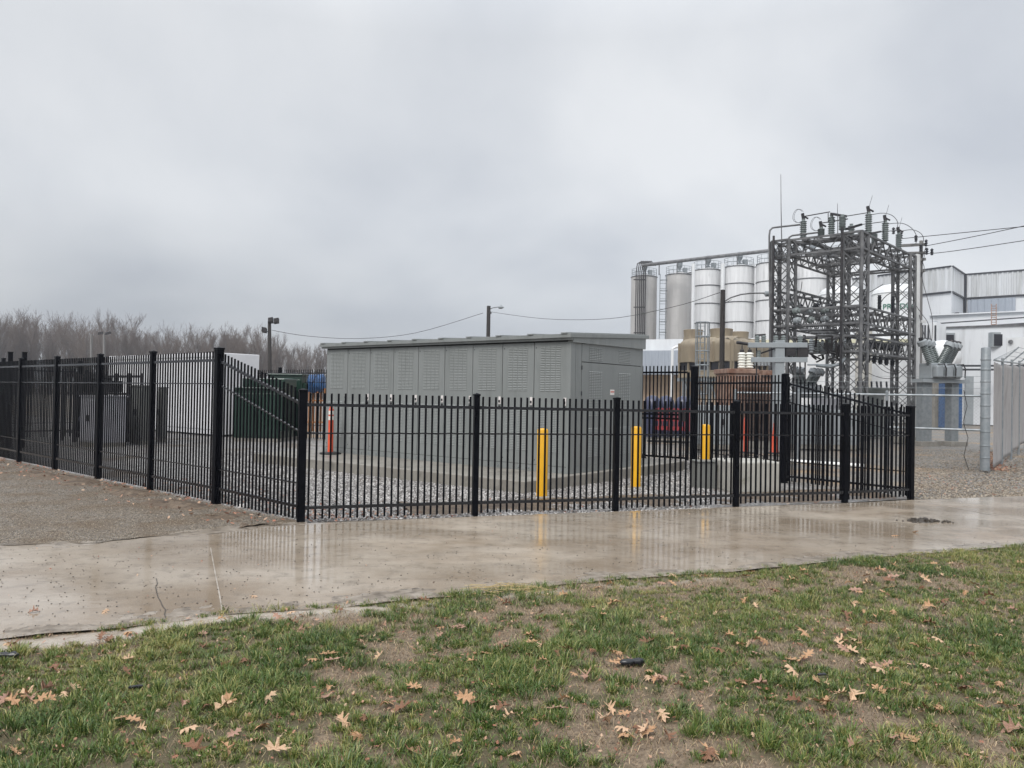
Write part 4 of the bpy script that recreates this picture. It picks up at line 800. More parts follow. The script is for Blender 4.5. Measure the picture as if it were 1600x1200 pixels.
# ------------------------------------------------------------------ substation lattice
def lattice():
    Nn, Ll, Rr = Vector((12.36, 28, 0)), Vector((10.36, 29.7, 0)), Vector((16.2, 32.1, 0)); Bb = Ll+Rr-Nn
    r = thing('substation_structure', 'grey galvanised lattice steel structure carrying switches and insulators', 'substation structure', Nn)
    ua = (Rr-Nn).normalized(); ub = (Ll-Nn).normalized(); W = .66
    def col(c, zt):
        m = MB(); cs = [c+ua*(W/2)*sx+Vector((-ua.y, ua.x, 0))*(W/2)*sy for sx, sy in ((-1, -1), (1, -1), (1, 1), (-1, 1))]
        for q in cs: m.bar(q, q+Vector((0, 0, zt)), .10)
        st = .62; n = int(zt/st)
        for i in range(4):
            a, b_ = cs[i], cs[(i+1) % 4]
            for k in range(n):
                z0, z1 = k*zt/n, (k+1)*zt/n
                if k % 2: a2, b2 = b_, a
                else: a2, b2 = a, b_
                m.bar(a2+Vector((0, 0, z0)), b2+Vector((0, 0, z1)), .045, .02); m.bar(b2+Vector((0, 0, z0)), a2+Vector((0, 0, z1)), .045, .02)
            for z in (zt, 7.15, 5.08, 4.47, 3.45): m.bar(a+Vector((0, 0, z)), b_+Vector((0, 0, z)), .075)
        m.build('lattice_column', 'lattice', r)
        MB().box(c, .95, .95, .22, math.atan2(ua.y, ua.x)).build('footing', 'concrete', r)
    for c in (Nn, Ll, Rr, Bb): col(c, 7.74)
    def truss(a, c, z0, z1, off=.30, n=None):
        d = c-a; s = Vector((-d.y, d.x, 0)).normalized()*off; m = MB(); n = n or max(3, int(d.length/.75))
        for sg in (-1, 1):
            for z in (z0, z1): m.bar(a+s*sg+Vector((0, 0, z)), c+s*sg+Vector((0, 0, z)), .07)
            for k in range(n):
                p0, p1 = a+s*sg+d*(k/n), a+s*sg+d*((k+1)/n); pm = (p0+p1)/2
                m.bar(p0+Vector((0, 0, z0)), pm+Vector((0, 0, z1)), .045, .02); m.bar(pm+Vector((0, 0, z1)), p1+Vector((0, 0, z0)), .045, .02)
        for k in range(n):
            p0, p1 = a+d*(k/n), a+d*((k+1)/n)
            m.bar(p0-s+Vector((0, 0, z1)), p1+s+Vector((0, 0, z1)), .04, .02); m.bar(p0-s+Vector((0, 0, z0)), p1+s+Vector((0, 0, z0)), .04, .02)
        m.build('truss_beam', 'lattice', r)
    S4 = [(Nn, Rr), (Rr, Bb), (Bb, Ll), (Ll, Nn)]
    for a, c in S4:
        truss(a, c, 7.15, 7.72); truss(a, c, 4.47, 5.08)
        if a in (Nn, Rr) or c is Nn: truss(a, c, 3.45, 4.02)
    truss(Bb, Ll, 5.3, 5.87); truss((Nn+Rr)/2, (Ll+Bb)/2, 7.15, 7.72); truss((Nn+Rr)/2, (Ll+Bb)/2, 4.47, 5.08)
    # decking bands under the top frame
    m = MB()
    for t in (.2, .5, .8):
        a = Nn+(Rr-Nn)*t; c = Ll+(Bb-Ll)*t; m.bar(a+Vector((0, 0, 7.8)), c+Vector((0, 0, 7.8)), .2, .09)
    for t in (.3, .7):
        a = Nn+(Ll-Nn)*t; c = Rr+(Bb-Rr)*t; m.bar(a+Vector((0, 0, 7.74)), c+Vector((0, 0, 7.74)), .22, .09)
    m.build('switch_base', 'lattice', r)
    def insulator(p, h=.85, rad=.13, axis=(0, 0, 1), m='insul', n=9):
        ax = Vector(axis).normalized(); prof = [(.06, 0), (.06, .05)]
        for k in range(n):
            z = .06+(h-.12)*k/n; st = (h-.12)/n; prof += [(rad*.72, z), (rad, z+st*.35), (rad, z+st*.5), (rad*.72, z+st*.7)]
        prof += [(.06, h-.05), (.07, h)]
        MB().lathe(p, prof, 14, axis=ax).build('insulator', m, r, smooth=True)
    def zat(px, py, base_z):   # point where the pixel ray meets height base_z
        return gnd(px, py, base_z)
    tops = []
    for px, py, h in ((1255, 374, .78), (1283, 372, .42), (1299, 371, .85), (1316, 362, .62), (1357, 367, .85), (1383, 379, .85), (1404, 395, .85)):
        p = zat(px, py, 7.84); insulator(p, h); tops.append(p+Vector((0, 0, h)))
    # second row behind
    for px, py, h in ((1330, 378, .7), (1366, 386, .6), (1320, 388, .6), (1345, 384, .6)):
        p = zat(px, py, 7.84); insulator(p, h)
    T = tops
    bl = MB(); up = Vector((0, 0, 1))
    def blade(m, a, c, w_=.045): m.bar(a, c, w_, w_*.7)
    h1 = T[0]+Vector((0, 0, .1)); e1 = at(1297, 331, h1.y-.3); blade(bl, h1, e1); e1b = at(1294, 333, h1.y-.3); blade(bl, e1b, at(1294, 348, h1.y-.3), .03); blade(bl, at(1294, 348, h1.y-.3), T[2]+up*.02, .035)
    h2 = T[1]+up*.15; blade(bl, h2, at(1325, 342, h2.y-.5))
    blade(bl, T[2]+up*.05, at(1321, 338, T[3].y), .12); blade(bl, at(1321, 338, T[3].y), at(1358, 332, T[4].y), .04)
    blade(bl, at(1322, 358, 28.4), at(1345, 351, 28.8), .12); blade(bl, at(1345, 351, 28.8), at(1384, 346, T[5].y), .04)
    blade(bl, at(1360, 365, 29), at(1375, 362, 29.5), .10); blade(bl, at(1375, 362, 29.5), at(1405, 360, T[6].y), .04)
    bl.build('switch_blade', 'dark_steel', r)
    hd = MB()
    for t in (T[0], T[1], T[4], T[5], T[6]):
        hd.bar(t, t+Vector((-.04, 0, .22)), .09); hd.bar(t+Vector((.02, 0, .1)), t+Vector((.18, 0, .02)), .05)
    hd.build('switch_head', 'dark_steel', r)
    cr_ = MB()
    for t in (T[0], T[1]):
        for dx in (-.2, -.27):
            c = t+Vector((dx*.7, 0, .12)); cr_.path([c+Vector((.22*math.cos(a), .06*math.sin(a*2), .26*math.sin(a))) for a in [x*math.pi/8 for x in range(2, 15)]], .008, 4)
    cr_.build('arcing_ring', 'dark_steel', r)
    hn = MB()
    for t in (T[4], T[5], T[6]): hn.tube(t+up*.15, t+Vector((.13, 0, .62)), .007, n=4)
    hn.build('arcing_horn', 'dark_steel', r)
    # pipe bus at the upper left
    bus = MB(); dL = 29.7
    bus.path([at(1203, 480, dL), at(1202, 400, dL), at(1202, 368, dL), at(1203, 360, dL), at(1207, 356, dL), at(1214, 355, dL), at(1250, 351, T[0].y)], .035, 8)
    bus.path([at(1231, 378, dL), at(1233, 371, dL), at(1238, 368, dL), at(1280, 363, T[1].y)], .035, 8)
    bus.build('bus_pipe', 'lattice', r, smooth=True)
    MB().path([at(1221.5, 380, 29.5), at(1220.5, 330, 29.5), at(1220, 272, 29.5)], .022, 6, .008).build('lightning_mast', 'lattice', r)
    MB().path([at(1309, 370, 28.6), at(1308.5, 318, 28.6)], .018, 6, .008).build('lightning_mast', 'lattice', r)
    # conduit and ladder on the outer left leg
    cn = MB(); c0 = at(1206, 600, 29.4); c0.z = 0
    cn.tube(c0, c0+Vector((0, 0, 7.9)), .045, n=8); cn.tube(c0+Vector((.3, 0, 0)), c0+Vector((.3, 0, 7.6)), .02, n=6)
    for k in range(24): cn.tube(c0+Vector((0, 0, .3*k+.4)), c0+Vector((.3, 0, .3*k+.4)), .012, n=5)
    c1 = at(1313, 600, 27.7); c1.z = 0; cn.tube(c1, c1+Vector((0, 0, 7.9)), .05, n=8)
    cn.build('climbing_ladder', 'dark_steel', r)
    # string insulators and switches at the second level
    for k, (px, py) in enumerate(((1240, 487), (1262, 486), (1284, 486), (1241, 502), (1262, 501), (1284, 500))):
        p = at(px, py, 29.0); insulator(p, .34, .12, (.25, -1, .1), 'equip' if k % 2 else 'insul', 4)
    for k, (px, py) in enumerate(((1253, 476), (1279, 474), (1299, 476))):
        p = at(px, py, 31.2); insulator(p, .55, .12, (-.8, .2, -.8), 'insul_dark', 5)
    for px, py in ((1374, 487), (1395, 489), (1349, 478)):
        p = at(px, py, 31); insulator(p, .66, .085, (0, 0, 1), 'insul_dark', 9)
    b2 = MB()
    for i, (xa, xb, y0) in enumerate(((1250, 1306, 516), (1266, 1309, 520), (1276, 1312, 524), (1290, 1316, 529))):
        b2.tube(at(xa, y0, 27.6), at(xb, y0-.5, 28.6), .045, n=8)
    b2.path([at(1283, 479, 30), at(1288, 468, 30), at(1292, 464, 30), at(1297, 466, 30), at(1300, 474, 30)], .03, 6)
    for px in (1259, 1282): b2.tube(at(px, 507, 28.5), at(px, 522, 28.5), .015, n=5)
    b2.build('bus_pipe', 'lattice', r, smooth=True)
    # cluster of knife switches and operators hanging below the second frame
    random.seed(31)
    sw = MB()
    for k in range(16):
        px = 1248+k*4.6+random.uniform(-2, 2); d = 27.4+random.uniform(0, 2.5); y0 = 526+random.uniform(-4, 10)
        a = at(px, y0, d); q = at(px+random.uniform(-5, 5), y0+random.uniform(14, 28), d+.2)
        sw.bar(a, q, .07); sw.bar(q, q+Vector((random.uniform(-.5, .5), .2, random.uniform(-.2, .25))), .05)
    for k in range(10):
        p = at(1250+k*7, 545+random.uniform(-6, 8), 28+random.uniform(0, 2)); sw.box(p, .2, .2, .24, k)
    sw.build('switch_mechanism', 'dark_steel', r)
    for k in range(7):
        p = at(1268+k*9, 529+2*(k % 3), 28.2+.25*k); insulator(p, .5, .115, (0, 0, -1), 'insul' if k % 2 else 'equip', 5)
    for k in range(5):
        p = at(1352+k*11, 534+k*1.5, 30+.4*k); insulator(p, .45, .13, (.3, -.6, -.5), 'insul_dark', 4)
    for k in range(6):
        p = at(1347+k*9.5, 553+k*1.6, 29.6+.35*k); insulator(p, .30, .11, (0, 0, -1), 'insul_dark', 4)
    pb = MB(); pb.path([at(1276, 571, 27.5), at(1296, 573, 27.6), at(1312, 569, 27.8), at(1320, 560, 28)], .06, 8); pb.tube(at(1262, 570, 27.4), at(1300, 570, 27.6), .03, n=6)
    pb.build('cable_duct', 'galv', r, smooth=True)
    # loose conductors
    cb = MB()
    def arc(pa, pc, pm, rr=.014, dd=(29, 29, 29)):
        A, B_, Cc = at(*pa, dd[0]), at(*pm, dd[1]), at(*pc, dd[2]); pts = []
        for i in range(13):
            t = i/12; pts.append(A*(2*(t-.5)*(t-1))+B_*(-4*t*(t-1))+Cc*(2*t*(t-.5)))
        cb.path(pts, rr, 5)
    arc((1253, 440), (1240, 478), (1249, 462)); arc((1350, 578), (1400, 590), (1375, 590), .012); arc((1366, 566), (1399, 583), (1382, 580), .012); arc((1378, 568), (1402, 580), (1390, 578), .012)
    arc((1312, 478), (1380, 444), (1348, 462)); arc((1374, 478), (1400, 455), (1384, 463))
    cb.build('jumper_cable', 'dark_steel', r)
    return T
TOPS = lattice()

# tall pole right of the lattice with crossarms and line wires
def poles():
    p = at(1430.5, 600, 34); p.z = 0; r = thing('utility_pole', 'tall pale concrete pole standing against the right side of the lattice structure', 'utility pole', p, 'utility poles')
    zt = at(1430, 398, 34).z; MB().lathe(p, [(.17, 0), (.14, zt), (.02, zt+.03)], 18).build('shaft', 'pole_white', r, smooth=True)
    q = at(1437, 600, 35.5); q.z = 0; r = thing('utility_pole', 'grey wooden pole with crossarms and dead-end insulators beside the pale concrete pole', 'utility pole', q, 'utility poles')
    zt = at(1432, 376, 35.5).z; MB().lathe(q, [(.10, 0), (.075, zt), (.01, zt+.02)], 14).build('shaft', 'wood', r, smooth=True)
    for xa, xb, y in ((1405, 1428, 384), (1422, 1447, 383), (1412, 1445, 396), (1433, 1446, 406), (1425, 1445, 424)):
        MB().bar(at(xa, y, 35.3), at(xb, y-1, 35.3), .10, .12).build('crossarm', 'wood', r)
    for px, y in ((1408, 373), (1431, 378), (1439, 392), (1447, 385), (1448, 398), (1456, 399), (1396, 366)):
        MB().lathe(at(px, y, 35.2), [(.02, 0), (.07, .03), (.04, .1), (.08, .14), (.04, .2), (.08, .25), (.02, .32)], 12).build('insulator', 'insul_dark', r)
    j = MB()
    def arc(pts, rr=.014):
        P = [at(*q_) for q_ in pts]; out = []
        for i in range(len(P)-1):
            p0 = P[max(0, i-1)]; p1 = P[i]; p2 = P[i+1]; p3 = P[min(len(P)-1, i+2)]
            for t in (0, .25, .5, .75): out.append(.5*((2*p1)+(p2-p0)*t+(2*p0-5*p1+4*p2-p3)*t*t+(3*p1-p0-3*p2+p3)*t**3))
        out.append(P[-1]); j.path(out, rr, 5)
    arc([(1360, 336, 29), (1380, 333, 31), (1396, 338, 33), (1403, 350, 35), (1397, 364, 35)])
    arc([(1386, 350, 30), (1410, 349, 32), (1426, 358, 34), (1433, 372, 35), (1431, 380, 35)])
    arc([(1408, 361, 31.5), (1425, 359, 33), (1438, 364, 34.5), (1443, 374, 35), (1439, 392, 35)])
    arc([(1447, 385, 35), (1441, 405, 35), (1444, 420, 35), (1436, 436, 35), (1424, 449, 34.5)]); arc([(1445, 397, 35), (1440, 420, 35), (1442, 440, 35), (1450, 470, 34.5), (1457, 500, 33), (1456, 531, 31.5)])
    arc([(1424, 440, 34.5), (1428, 470, 34), (1440, 490, 33), (1450, 505, 32), (1454, 530, 31.5)]); arc([(1430, 450, 34.5), (1436, 490, 34), (1442, 515, 32), (1446, 531, 31.5)])
    j.build('jumper_cable', 'dark_steel', r)
    MB().bar(at(1434, 503, 34), at(1446, 502, 34), .12).build('crossarm', 'pole_white', r)
poles()
def wire(label, pts, rr=.02, grp='overhead wires', m='dark_steel'):
    P = [at(*q) for q in pts]; out = []
    for i in range(len(P)-1):
        p0 = P[max(0, i-1)]; p1 = P[i]; p2 = P[i+1]; p3 = P[min(len(P)-1, i+2)]
        for t in (0, .2, .4, .6, .8): out.append(.5*((2*p1)+(p2-p0)*t+(2*p0-5*p1+4*p2-p3)*t*t+(3*p1-p0-3*p2+p3)*t**3))
    out.append(P[-1]); tag(MB().path(out, rr, 5).build('overhead_wire', m), label, 'wire', grp)
wire('topmost overhead wire leaving the lattice to the right edge', [(1408, 373, 35.2), (1500, 364, 33), (1600, 354, 31), (1700, 345, 29)], .016)
wire('overhead wire from the crossarm meeting the topmost one at the right edge', [(1448, 384, 35.2), (1520, 370, 33), (1600, 353, 31), (1700, 330, 29)], .016)
wire('lowest overhead wire running right above the metal-clad roof', [(1412, 396, 35.2), (1456, 396, 35), (1520, 388, 33), (1600, 376, 31), (1700, 362, 29)], .016)
wire('thin sagging wire between the floodlight pole and the wooden pole', [(425, 516, 58), (480, 525, 58), (560, 529, 58), (650, 520, 58), (755, 489, 58)], .018)
wire('thin wire from the wooden pole to the dark lamp pole before the silos', [(765, 487, 58), (850, 498, 52), (950, 498, 44), (1050, 480, 36), (1125, 457, 32)], .014)

def lamp_pole():
    d = 32; p = at(1127.5, 600, d); p.z = 0; zt = at(1127, 453, d).z; r = thing('lamp_pole', 'dark pole with a curved lamp arm rising in front of the silos', 'lamp pole', p)
    MB().lathe(p, [(.12, 0), (.095, zt), (.01, zt+.02)], 14).build('shaft', 'wood_dark', r, smooth=True)
    MB().path([at(1130, 472, d), at(1142, 465, d), at(1158, 460, d), (at(1175, 458, d)), at(1196, 458, d)], .03, 7).build('lamp_arm', 'lattice', r, smooth=True)
    MB().lathe(at(1196, 459, d), [(.03, -.05), (.12, 0), (.11, .35), (.03, .45)], 12, axis=(1, 0, 0)).build('lamp_head', 'equip', r, smooth=True)
    MB().path([at(1128, 476, d), at(1143, 468, d)], .012, 5).build('brace', 'lattice', r)
    d = 58; p = at(761.5, 600, d); p.z = 0; zt = at(760, 478, d).z; r = thing('utility_pole', 'dark wooden pole with a small street lamp rising behind the grey enclosure', 'utility pole', p, 'utility poles')
    MB().lathe(p, [(.17, 0), (.14, zt), (.01, zt+.02)], 12).build('shaft', 'wood_dark', r, smooth=True)
    MB().path([at(763, 484, d), at(770, 481, d), at(779, 479.5, d)], .035, 6).build('lamp_arm', 'lattice', r)
    MB().lathe(at(778, 480, d), [(.03, 0), (.12, .08), (.13, .3), (.03, .45)], 12, axis=(1, 0, 0)).lathe(at(783, 479, d), [(.04, 0), (.04, .12)], 8).build('lamp_head', 'equip', r, smooth=True)
    MB().lathe(at(766, 491, d), [(.02, 0), (.1, .05), (.1, .15), (.02, .22)], 10).build('transformer_can', 'lattice', r)
    d = 55; p = at(423, 600, d); p.z = 0; zt = at(421, 502, d).z; r = thing('floodlight_pole', 'dark leaning pole with three floodlights above the far fence', 'floodlight pole', p, 'floodlight poles')
    MB().path([p, at(421, 502, d)], .17, 12, .12).build('shaft', 'wood_dark', r, smooth=True)
    for px, py, s in ((413, 514, -1), (423, 500, 1), (432, 501, 1)):
        q = at(px, py, d-.2); h = MB().boxv(q+Vector((-.17, -.1, -.16)), (.34, 0, .06*s), (0, .22, -.1), (0, 0, .32)).build('floodlight', 'dark_steel', r, bev=.02)
        MB().bar(q+Vector((0, .1, -.17)), at(421.5, py+4, d), .05).build('bracket', 'dark_steel', r)
    for px, top, lab, two in ((163, 521, 'slim pole with twin floodlights before the trees, right of a shorter plain one', 1), (143, 522, 'slim plain pole before the trees at left', 0)):
        d = 75; p = at(px, 600, d); p.z = 0; r = thing('floodlight_pole', lab, 'floodlight pole', p, 'floodlight poles')
        MB().path([p, at(px-.5, top, d)], .13, 10, .10).build('shaft', 'wood', r)
        if two:
            for dx in (-6, 6):
                q = at(px+dx, 521, d); MB().boxv(q+Vector((-.22, -.1, -.14)), (.44, 0, .1), (0, .2, 0), (0, 0, .22)).build('floodlight', 'dark_steel', r); MB().bar(q, at(px, 523, d), .05).build('bracket', 'dark_steel', r)
lamp_pole()

# ------------------------------------------------------------------ switch stand, breakers, rusty transformer, cooling tower
def ribbed(p, h, rad, ax, n, mb):
    prof = [(rad*.6, 0)]
    for k in range(n):
        z = h*k/n; st = h/n; prof += [(rad*.75, z+st*.05), (rad, z+st*.4), (rad, z+st*.55), (rad*.75, z+st*.8)]
    prof.append((rad*.6, h)); mb.lathe(p, prof, 14, axis=ax)
def stand():
    d = 25; p = at(1216, 600, d); p.z = 0; r = thing('switch_stand', 'thick grey steel post carrying two wide beams of switchgear left of the lattice', 'switch stand', p)
    MB().box(p, .30, .30, at(1216, 532, d).z).build('column', 'equip', r, bev=.01)
    for y, x0, x1 in ((540, 1170, 1262), (563, 1175, 1262)):
        MB().boxv(at(x0, y+3, d-.18), at(x1, y+3, d-.18)-at(x0, y+3, d-.18), (0, .12, 0), (0, 0, .16)).build('beam', 'equip', r, bev=.008)
    ins = MB()
    for px in (1183, 1193, 1212, 1224, 1250): ribbed(at(px, 537, d), .26, .085, (0, 0, 1), 4, ins)
    for px in (1185, 1235, 1245): ribbed(at(px, 560, d), .26, .08, (0, 0, 1), 4, ins)
    ins.build('insulator', 'insul', r, smooth=True)
    for px in (1182, 1232, 1250, 1258):
        MB().tube(at(px, 524, d), at(px, 600, d), .022, n=6).build('control_rod', 'dark_steel', r)
    MB().tube(at(1151, 535, d), at(1172, 538, d), .05, n=8).build('switch_arm', 'dark_steel', r)
    m = MB(); m.bar(at(1180, 524, d), at(1196, 523, d), .06); m.build('switch_arm', 'dark_steel', r)
    MB().bar(at(1209, 523, d), at(1228, 523, d), .06).build('switch_arm', 'dark_steel', r); MB().bar(at(1189, 552, d), at(1212, 544, d), .05).build('switch_arm', 'dark_steel', r); MB().box(at(1233, 556, d), .3, .3, .3).build('switch_mechanism', 'dark_steel', r)
    m = MB().bar(at(1221, 556, d), at(1258, 549, d), .08).box(at(1252, 558, d), .35, .3, .35); m.build('switch_mechanism', 'dark_steel', r)
stand()
def breaker(px, d, sc, label):
    p = at(px, 600, d); p.z = 0; r = thing('circuit_breaker', label, 'circuit breaker', p, 'grey circuit breakers'); u = Vector((.96, .28, 0)).normalized(); v = Vector((-u.y, u.x, 0)); az = math.atan2(u.y, u.x)
    def q(x, y, z): return p+u*x*sc+v*y*sc+Vector((0, 0, z*sc))
    for x, w_ in ((-.66, .46), (.72, .36)):
        MB().box(q(x, 0, -.06), (w_+.5)*sc, .8*sc, .18*sc, az).build('footing', 'concrete', r, bev=.01)
        MB().box(q(x, 0, .12), w_*sc, .34*sc, 2.42*sc, az).build('leg', 'galv', r, bev=.01)
    MB().boxv(q(-1.0, -.3, 2.45), u*2.3*sc, v*.6*sc, (0, 0, .14*sc)).build('base_frame', 'equip', r)
    MB().boxv(q(-.62, -.32, 2.60), u*1.45*sc, v*.64*sc, (0, 0, .62*sc)).build('mechanism_box', 'equip', r, bev=.03)
    for k in range(3):
        MB().box(q(-.42+k*.47, -.44, 2.66), .36*sc, .22*sc, .46*sc, az).build('terminal_cabinet', 'equip', r, bev=.05)
        MB().path([q(-.5+k*.47, -.5, 3.16), q(-.3+k*.47, -.62, 3.18), q(-.2+k*.47, -.62, 3.0), q(-.2+k*.47, -.6, 2.66)], .025*sc, 6).build('conduit', 'dark_steel', r)
        for s in (-1, 1):
            b0 = q(-.30+k*.40+s*.20, -.15+k*.2, 3.16); tl = .42 if s < 0 else .56; ax = (u*s*tl+Vector((0, 0, .86))).normalized(); mb = MB(); ribbed(b0, .84*sc, .14*sc, ax, 11, mb); bu = mb.build('bushing', 'insul', r, smooth=True)
            MB().lathe(b0+ax*.84*sc, [(.10, 0), (.19, .02), (.19, .2), (.14, .22)], 12, axis=ax).build('bushing_cap', 'equip', bu)
            MB().lathe(b0+ax*1.05*sc, [(.05, 0), (.09, .03), (.09, .12)], 8, axis=ax).build('terminal', 'dark_steel', bu)
breaker(1465, 31, 1.0, 'grey circuit breaker with slanted ribbed bushings on two steel legs')
breaker(1258, 33, .72, 'smaller pale circuit breaker half hidden behind the switch stand')
p = at(1362, 600, 36); p.z = 0; r = thing('bushing_tank', 'low dark tank topped by a row of black bushings inside the lattice', 'transformer', p)
MB().lathe(p, [(.5, 0), (.55, .05), (.55, 1.9), (.8, 2.2), (.8, 2.28)], 20).build('tank', 'insul', r, smooth=True)
for k in range(7):
    m = MB(); ribbed(p+Vector((-.66+k*.22, -.1+.1*(k % 2), 2.28)), .32, .05, (random.uniform(-.2, .2), 0, 1), 4, m); m.build('bushing', 'insul_dark', r, smooth=True)
def rusty():
    d = 27.5; a = at(1138, 600, d); a.z = 0; r = thing('rusty_transformer', 'old rusty transformer with two cream ribbed bushings behind the fence', 'transformer', a)
    zt = at(1160, 577, d).z; W = (1206-1138)/F*d
    MB().boxv(a+Vector((0, 0, .2)), (W, .1, 0), (-.1, 1.4, 0), (0, 0, zt-.35)).build('tank', 'rust', r, bev=.03)
    MB().boxv(a+Vector((-.06, -.06, zt-.15)), (W*.75, .08, 0), (-.1, 1.5, 0), (0, 0, .17)).build('lid', 'rust', r, bev=.02)
    MB().boxv(a+Vector((W*.78, -.02, zt-.2)), (W*.26, .03, 0), (-.1, 1.2, 0), (0, 0, .18)).build('oil_box', 'rust', r, bev=.02)
    f = MB()
    for k in range(13): f.boxv(a+Vector((.05+k*W/13, -.22, .3)), (.035, 0, 0), (0, .21, 0), (0, 0, zt-.75))
    f.build('cooling_fins', 'rust', r)
    MB().boxv(a+Vector((-.1, -.2, -.05)), (W+.2, .1, 0), (-.1, 1.8, 0), (0, 0, .25)).build('plinth', 'concrete', r)
    for px in (1159, 1171):
        b0 = at(px, 576, d+.4); m = MB(); ribbed(b0, .58, .15, (0, 0, 1), 6, m); bu = m.build('bushing', 'porcelain', r, smooth=True)
        MB().lathe(b0+Vector((0, 0, .58)), [(.08, 0), (.07, .1), (.02, .12), (.015, .28)], 10).build('terminal', 'dark_steel', bu)
    for k in range(5):
        m = MB(); ribbed(at(1181+k*5, 572, d+.6), .26, .06, (0, 0, 1), 4, m); m.build('bushing', 'equip', r, smooth=True)
rusty()
def cooling_tower():
    d = 46; c = at(1143, 600, d); A = at(1061, 600, d+3.4); Rr = at(1205, 600, d+4.2); r = thing('cooling_tower', 'tan fibreglass cooling tower with rounded top and a band of black inlet openings', 'cooling tower', (c.x, c.y, 0))
    z0, z1, z2 = at(1143, 590, d).z, at(1143, 578, d).z, at(1143, 524, d).z
    def side(P, Q, nb, flare):
        dd = Q-P; u = Vector((dd.x, dd.y, 0)).normalized(); Ln = Vector((dd.x, dd.y, 0)).length; nr = Vector((u.y, -u.x, 0)); m = MB(); K = nb*8; J = 10; vs = []
        for j in range(J+1):
            z = z1+.55+(z2-z1-.55)*j/J; t = j/J; inset = .55*max(0, (t-.72)/.28)**2
            for k in range(K+1):
                x = k/K; cell = abs(math.sin(math.pi*x*nb))**.5; vs.append(Vector((P.x, P.y, 0))+u*Ln*x+nr*(.22*cell-inset-.0)+Vector((0, 0, z)))
        fs = [(j*(K+1)+k, j*(K+1)+k+1, (j+1)*(K+1)+k+1, (j+1)*(K+1)+k) for j in range(J) for k in range(K)]; m.add(vs, fs); m.build('casing', 'tower_tan', r, smooth=True)
        for k in range(nb+1): MB().bar(Vector((P.x, P.y, z1+.5))+u*Ln*k/nb+nr*.04, Vector((P.x, P.y, z2-.3))+u*Ln*k/nb+nr*.04, .12).build('casing_rib', 'tower_tan', r)
        no = max(2, int(Ln/.72)); wn = Ln/no
        lo = MB().boxv(Vector((P.x, P.y, z1-.0))-nr*.3, u*Ln, nr*.28, (0, 0, .56)); lo.build('inlet_recess', 'glass_dark', r)
        fr = MB()
        for k in range(no+1): fr.boxv(Vector((P.x, P.y, z1))+u*(wn*k-.05 if k else 0), u*.1, nr*.12, (0, 0, .56))
        fr.boxv(Vector((P.x, P.y, z1-.05)), u*Ln, nr*.12, (0, 0, .06)); fr.boxv(Vector((P.x, P.y, z1+.52)), u*Ln, nr*.12, (0, 0, .06)); fr.build('inlet_frame', 'tower_tan', r)
        MB().boxv(Vector((P.x, P.y, z0))-nr*.2, u*Ln, nr*.3, (0, 0, z1-z0-.05)).build('basin', 'tower_tan', r, bev=.03)
    side(A, c, 3, 0); side(c, Rr, 4, 0)
    bk = A+Rr-c; MB().prism([(p.x, p.y) for p in (A, c, Rr, bk)], z0+.1, z0+.2).prism([((p.x-c.x)*.86+c.x+(bk.x-c.x)*.07, (p.y-c.y)*.86+c.y+(bk.y-c.y)*.07) for p in (A, c, Rr, bk)], z2-.12, z2+.02).build('deck', 'tower_tan', r, bev=.02)
    for px, dd, rr in ((1083, d+4, .62), (1127, d+3, .72), (1155, d+5, .62)):
        p = at(px, 524, dd); p.z = z2; MB().lathe(p, [(rr*1.05, -.1), (rr*.94, .25), (rr, .62), (rr*.94, .64), (rr*.9, .3)], 26).build('fan_cowl', 'tower_tan', r, smooth=True)
    for P, Q, n_ in ((A, c, 4), (c, Rr, 4)):
        for k in range(n_):
            lg = MB(); p = P+(Q-P)*(k+.5)/n_; lg.bar((p.x, p.y+.3, 0), (p.x, p.y+.3, z0), .2); q = P+(Q-P)*min(1, (k+1.4)/n_); lg.bar((p.x, p.y+.3, z0-.1), (q.x, q.y+.3, .6), .09); lg.build('support_leg', 'galv', r)
        MB().bar((P.x, P.y+.3, z0-.1), (Q.x, Q.y+.3, z0-.1), .22).build('support_beam', 'galv', r)
cooling_tower()
def cage_ladder():
    d = 42; p = at(1096, 600, d); p.z = 0; zt = at(1096, 504, d).z; r = thing('caged_ladder', 'galvanised caged ladder in front of the tan cooling tower', 'ladder', p)
    m = MB()
    for s in (-.2, .2): m.bar(p+Vector((s, .2, 0)), p+Vector((s, .2, zt)), .06)
    m.build('stringer', 'galv', r); m = MB()
    for k in range(int(zt/.3)): m.tube(p+Vector((-.2, .2, .3*k+.2)), p+Vector((.2, .2, .3*k+.2)), .02, n=5)
    m.build('rung', 'galv', r); m = MB()
    for k in range(6):
        z = 1.9+k*(zt-1.9)/5; m.path([p+Vector((-.28, .2, z)), p+Vector((-.36, -.1, z)), p+Vector((-.2, -.42, z)), p+Vector((.2, -.42, z)), p+Vector((.36, -.1, z)), p+Vector((.28, .2, z))], .035, 5)
    for x, y in ((-.36, -.1), (-.2, -.42), (.2, -.42), (.36, -.1)): m.bar(p+Vector((x, y, 1.9)), p+Vector((x, y, zt)), .05)
    m.build('safety_cage', 'galv', r)
cage_ladder()

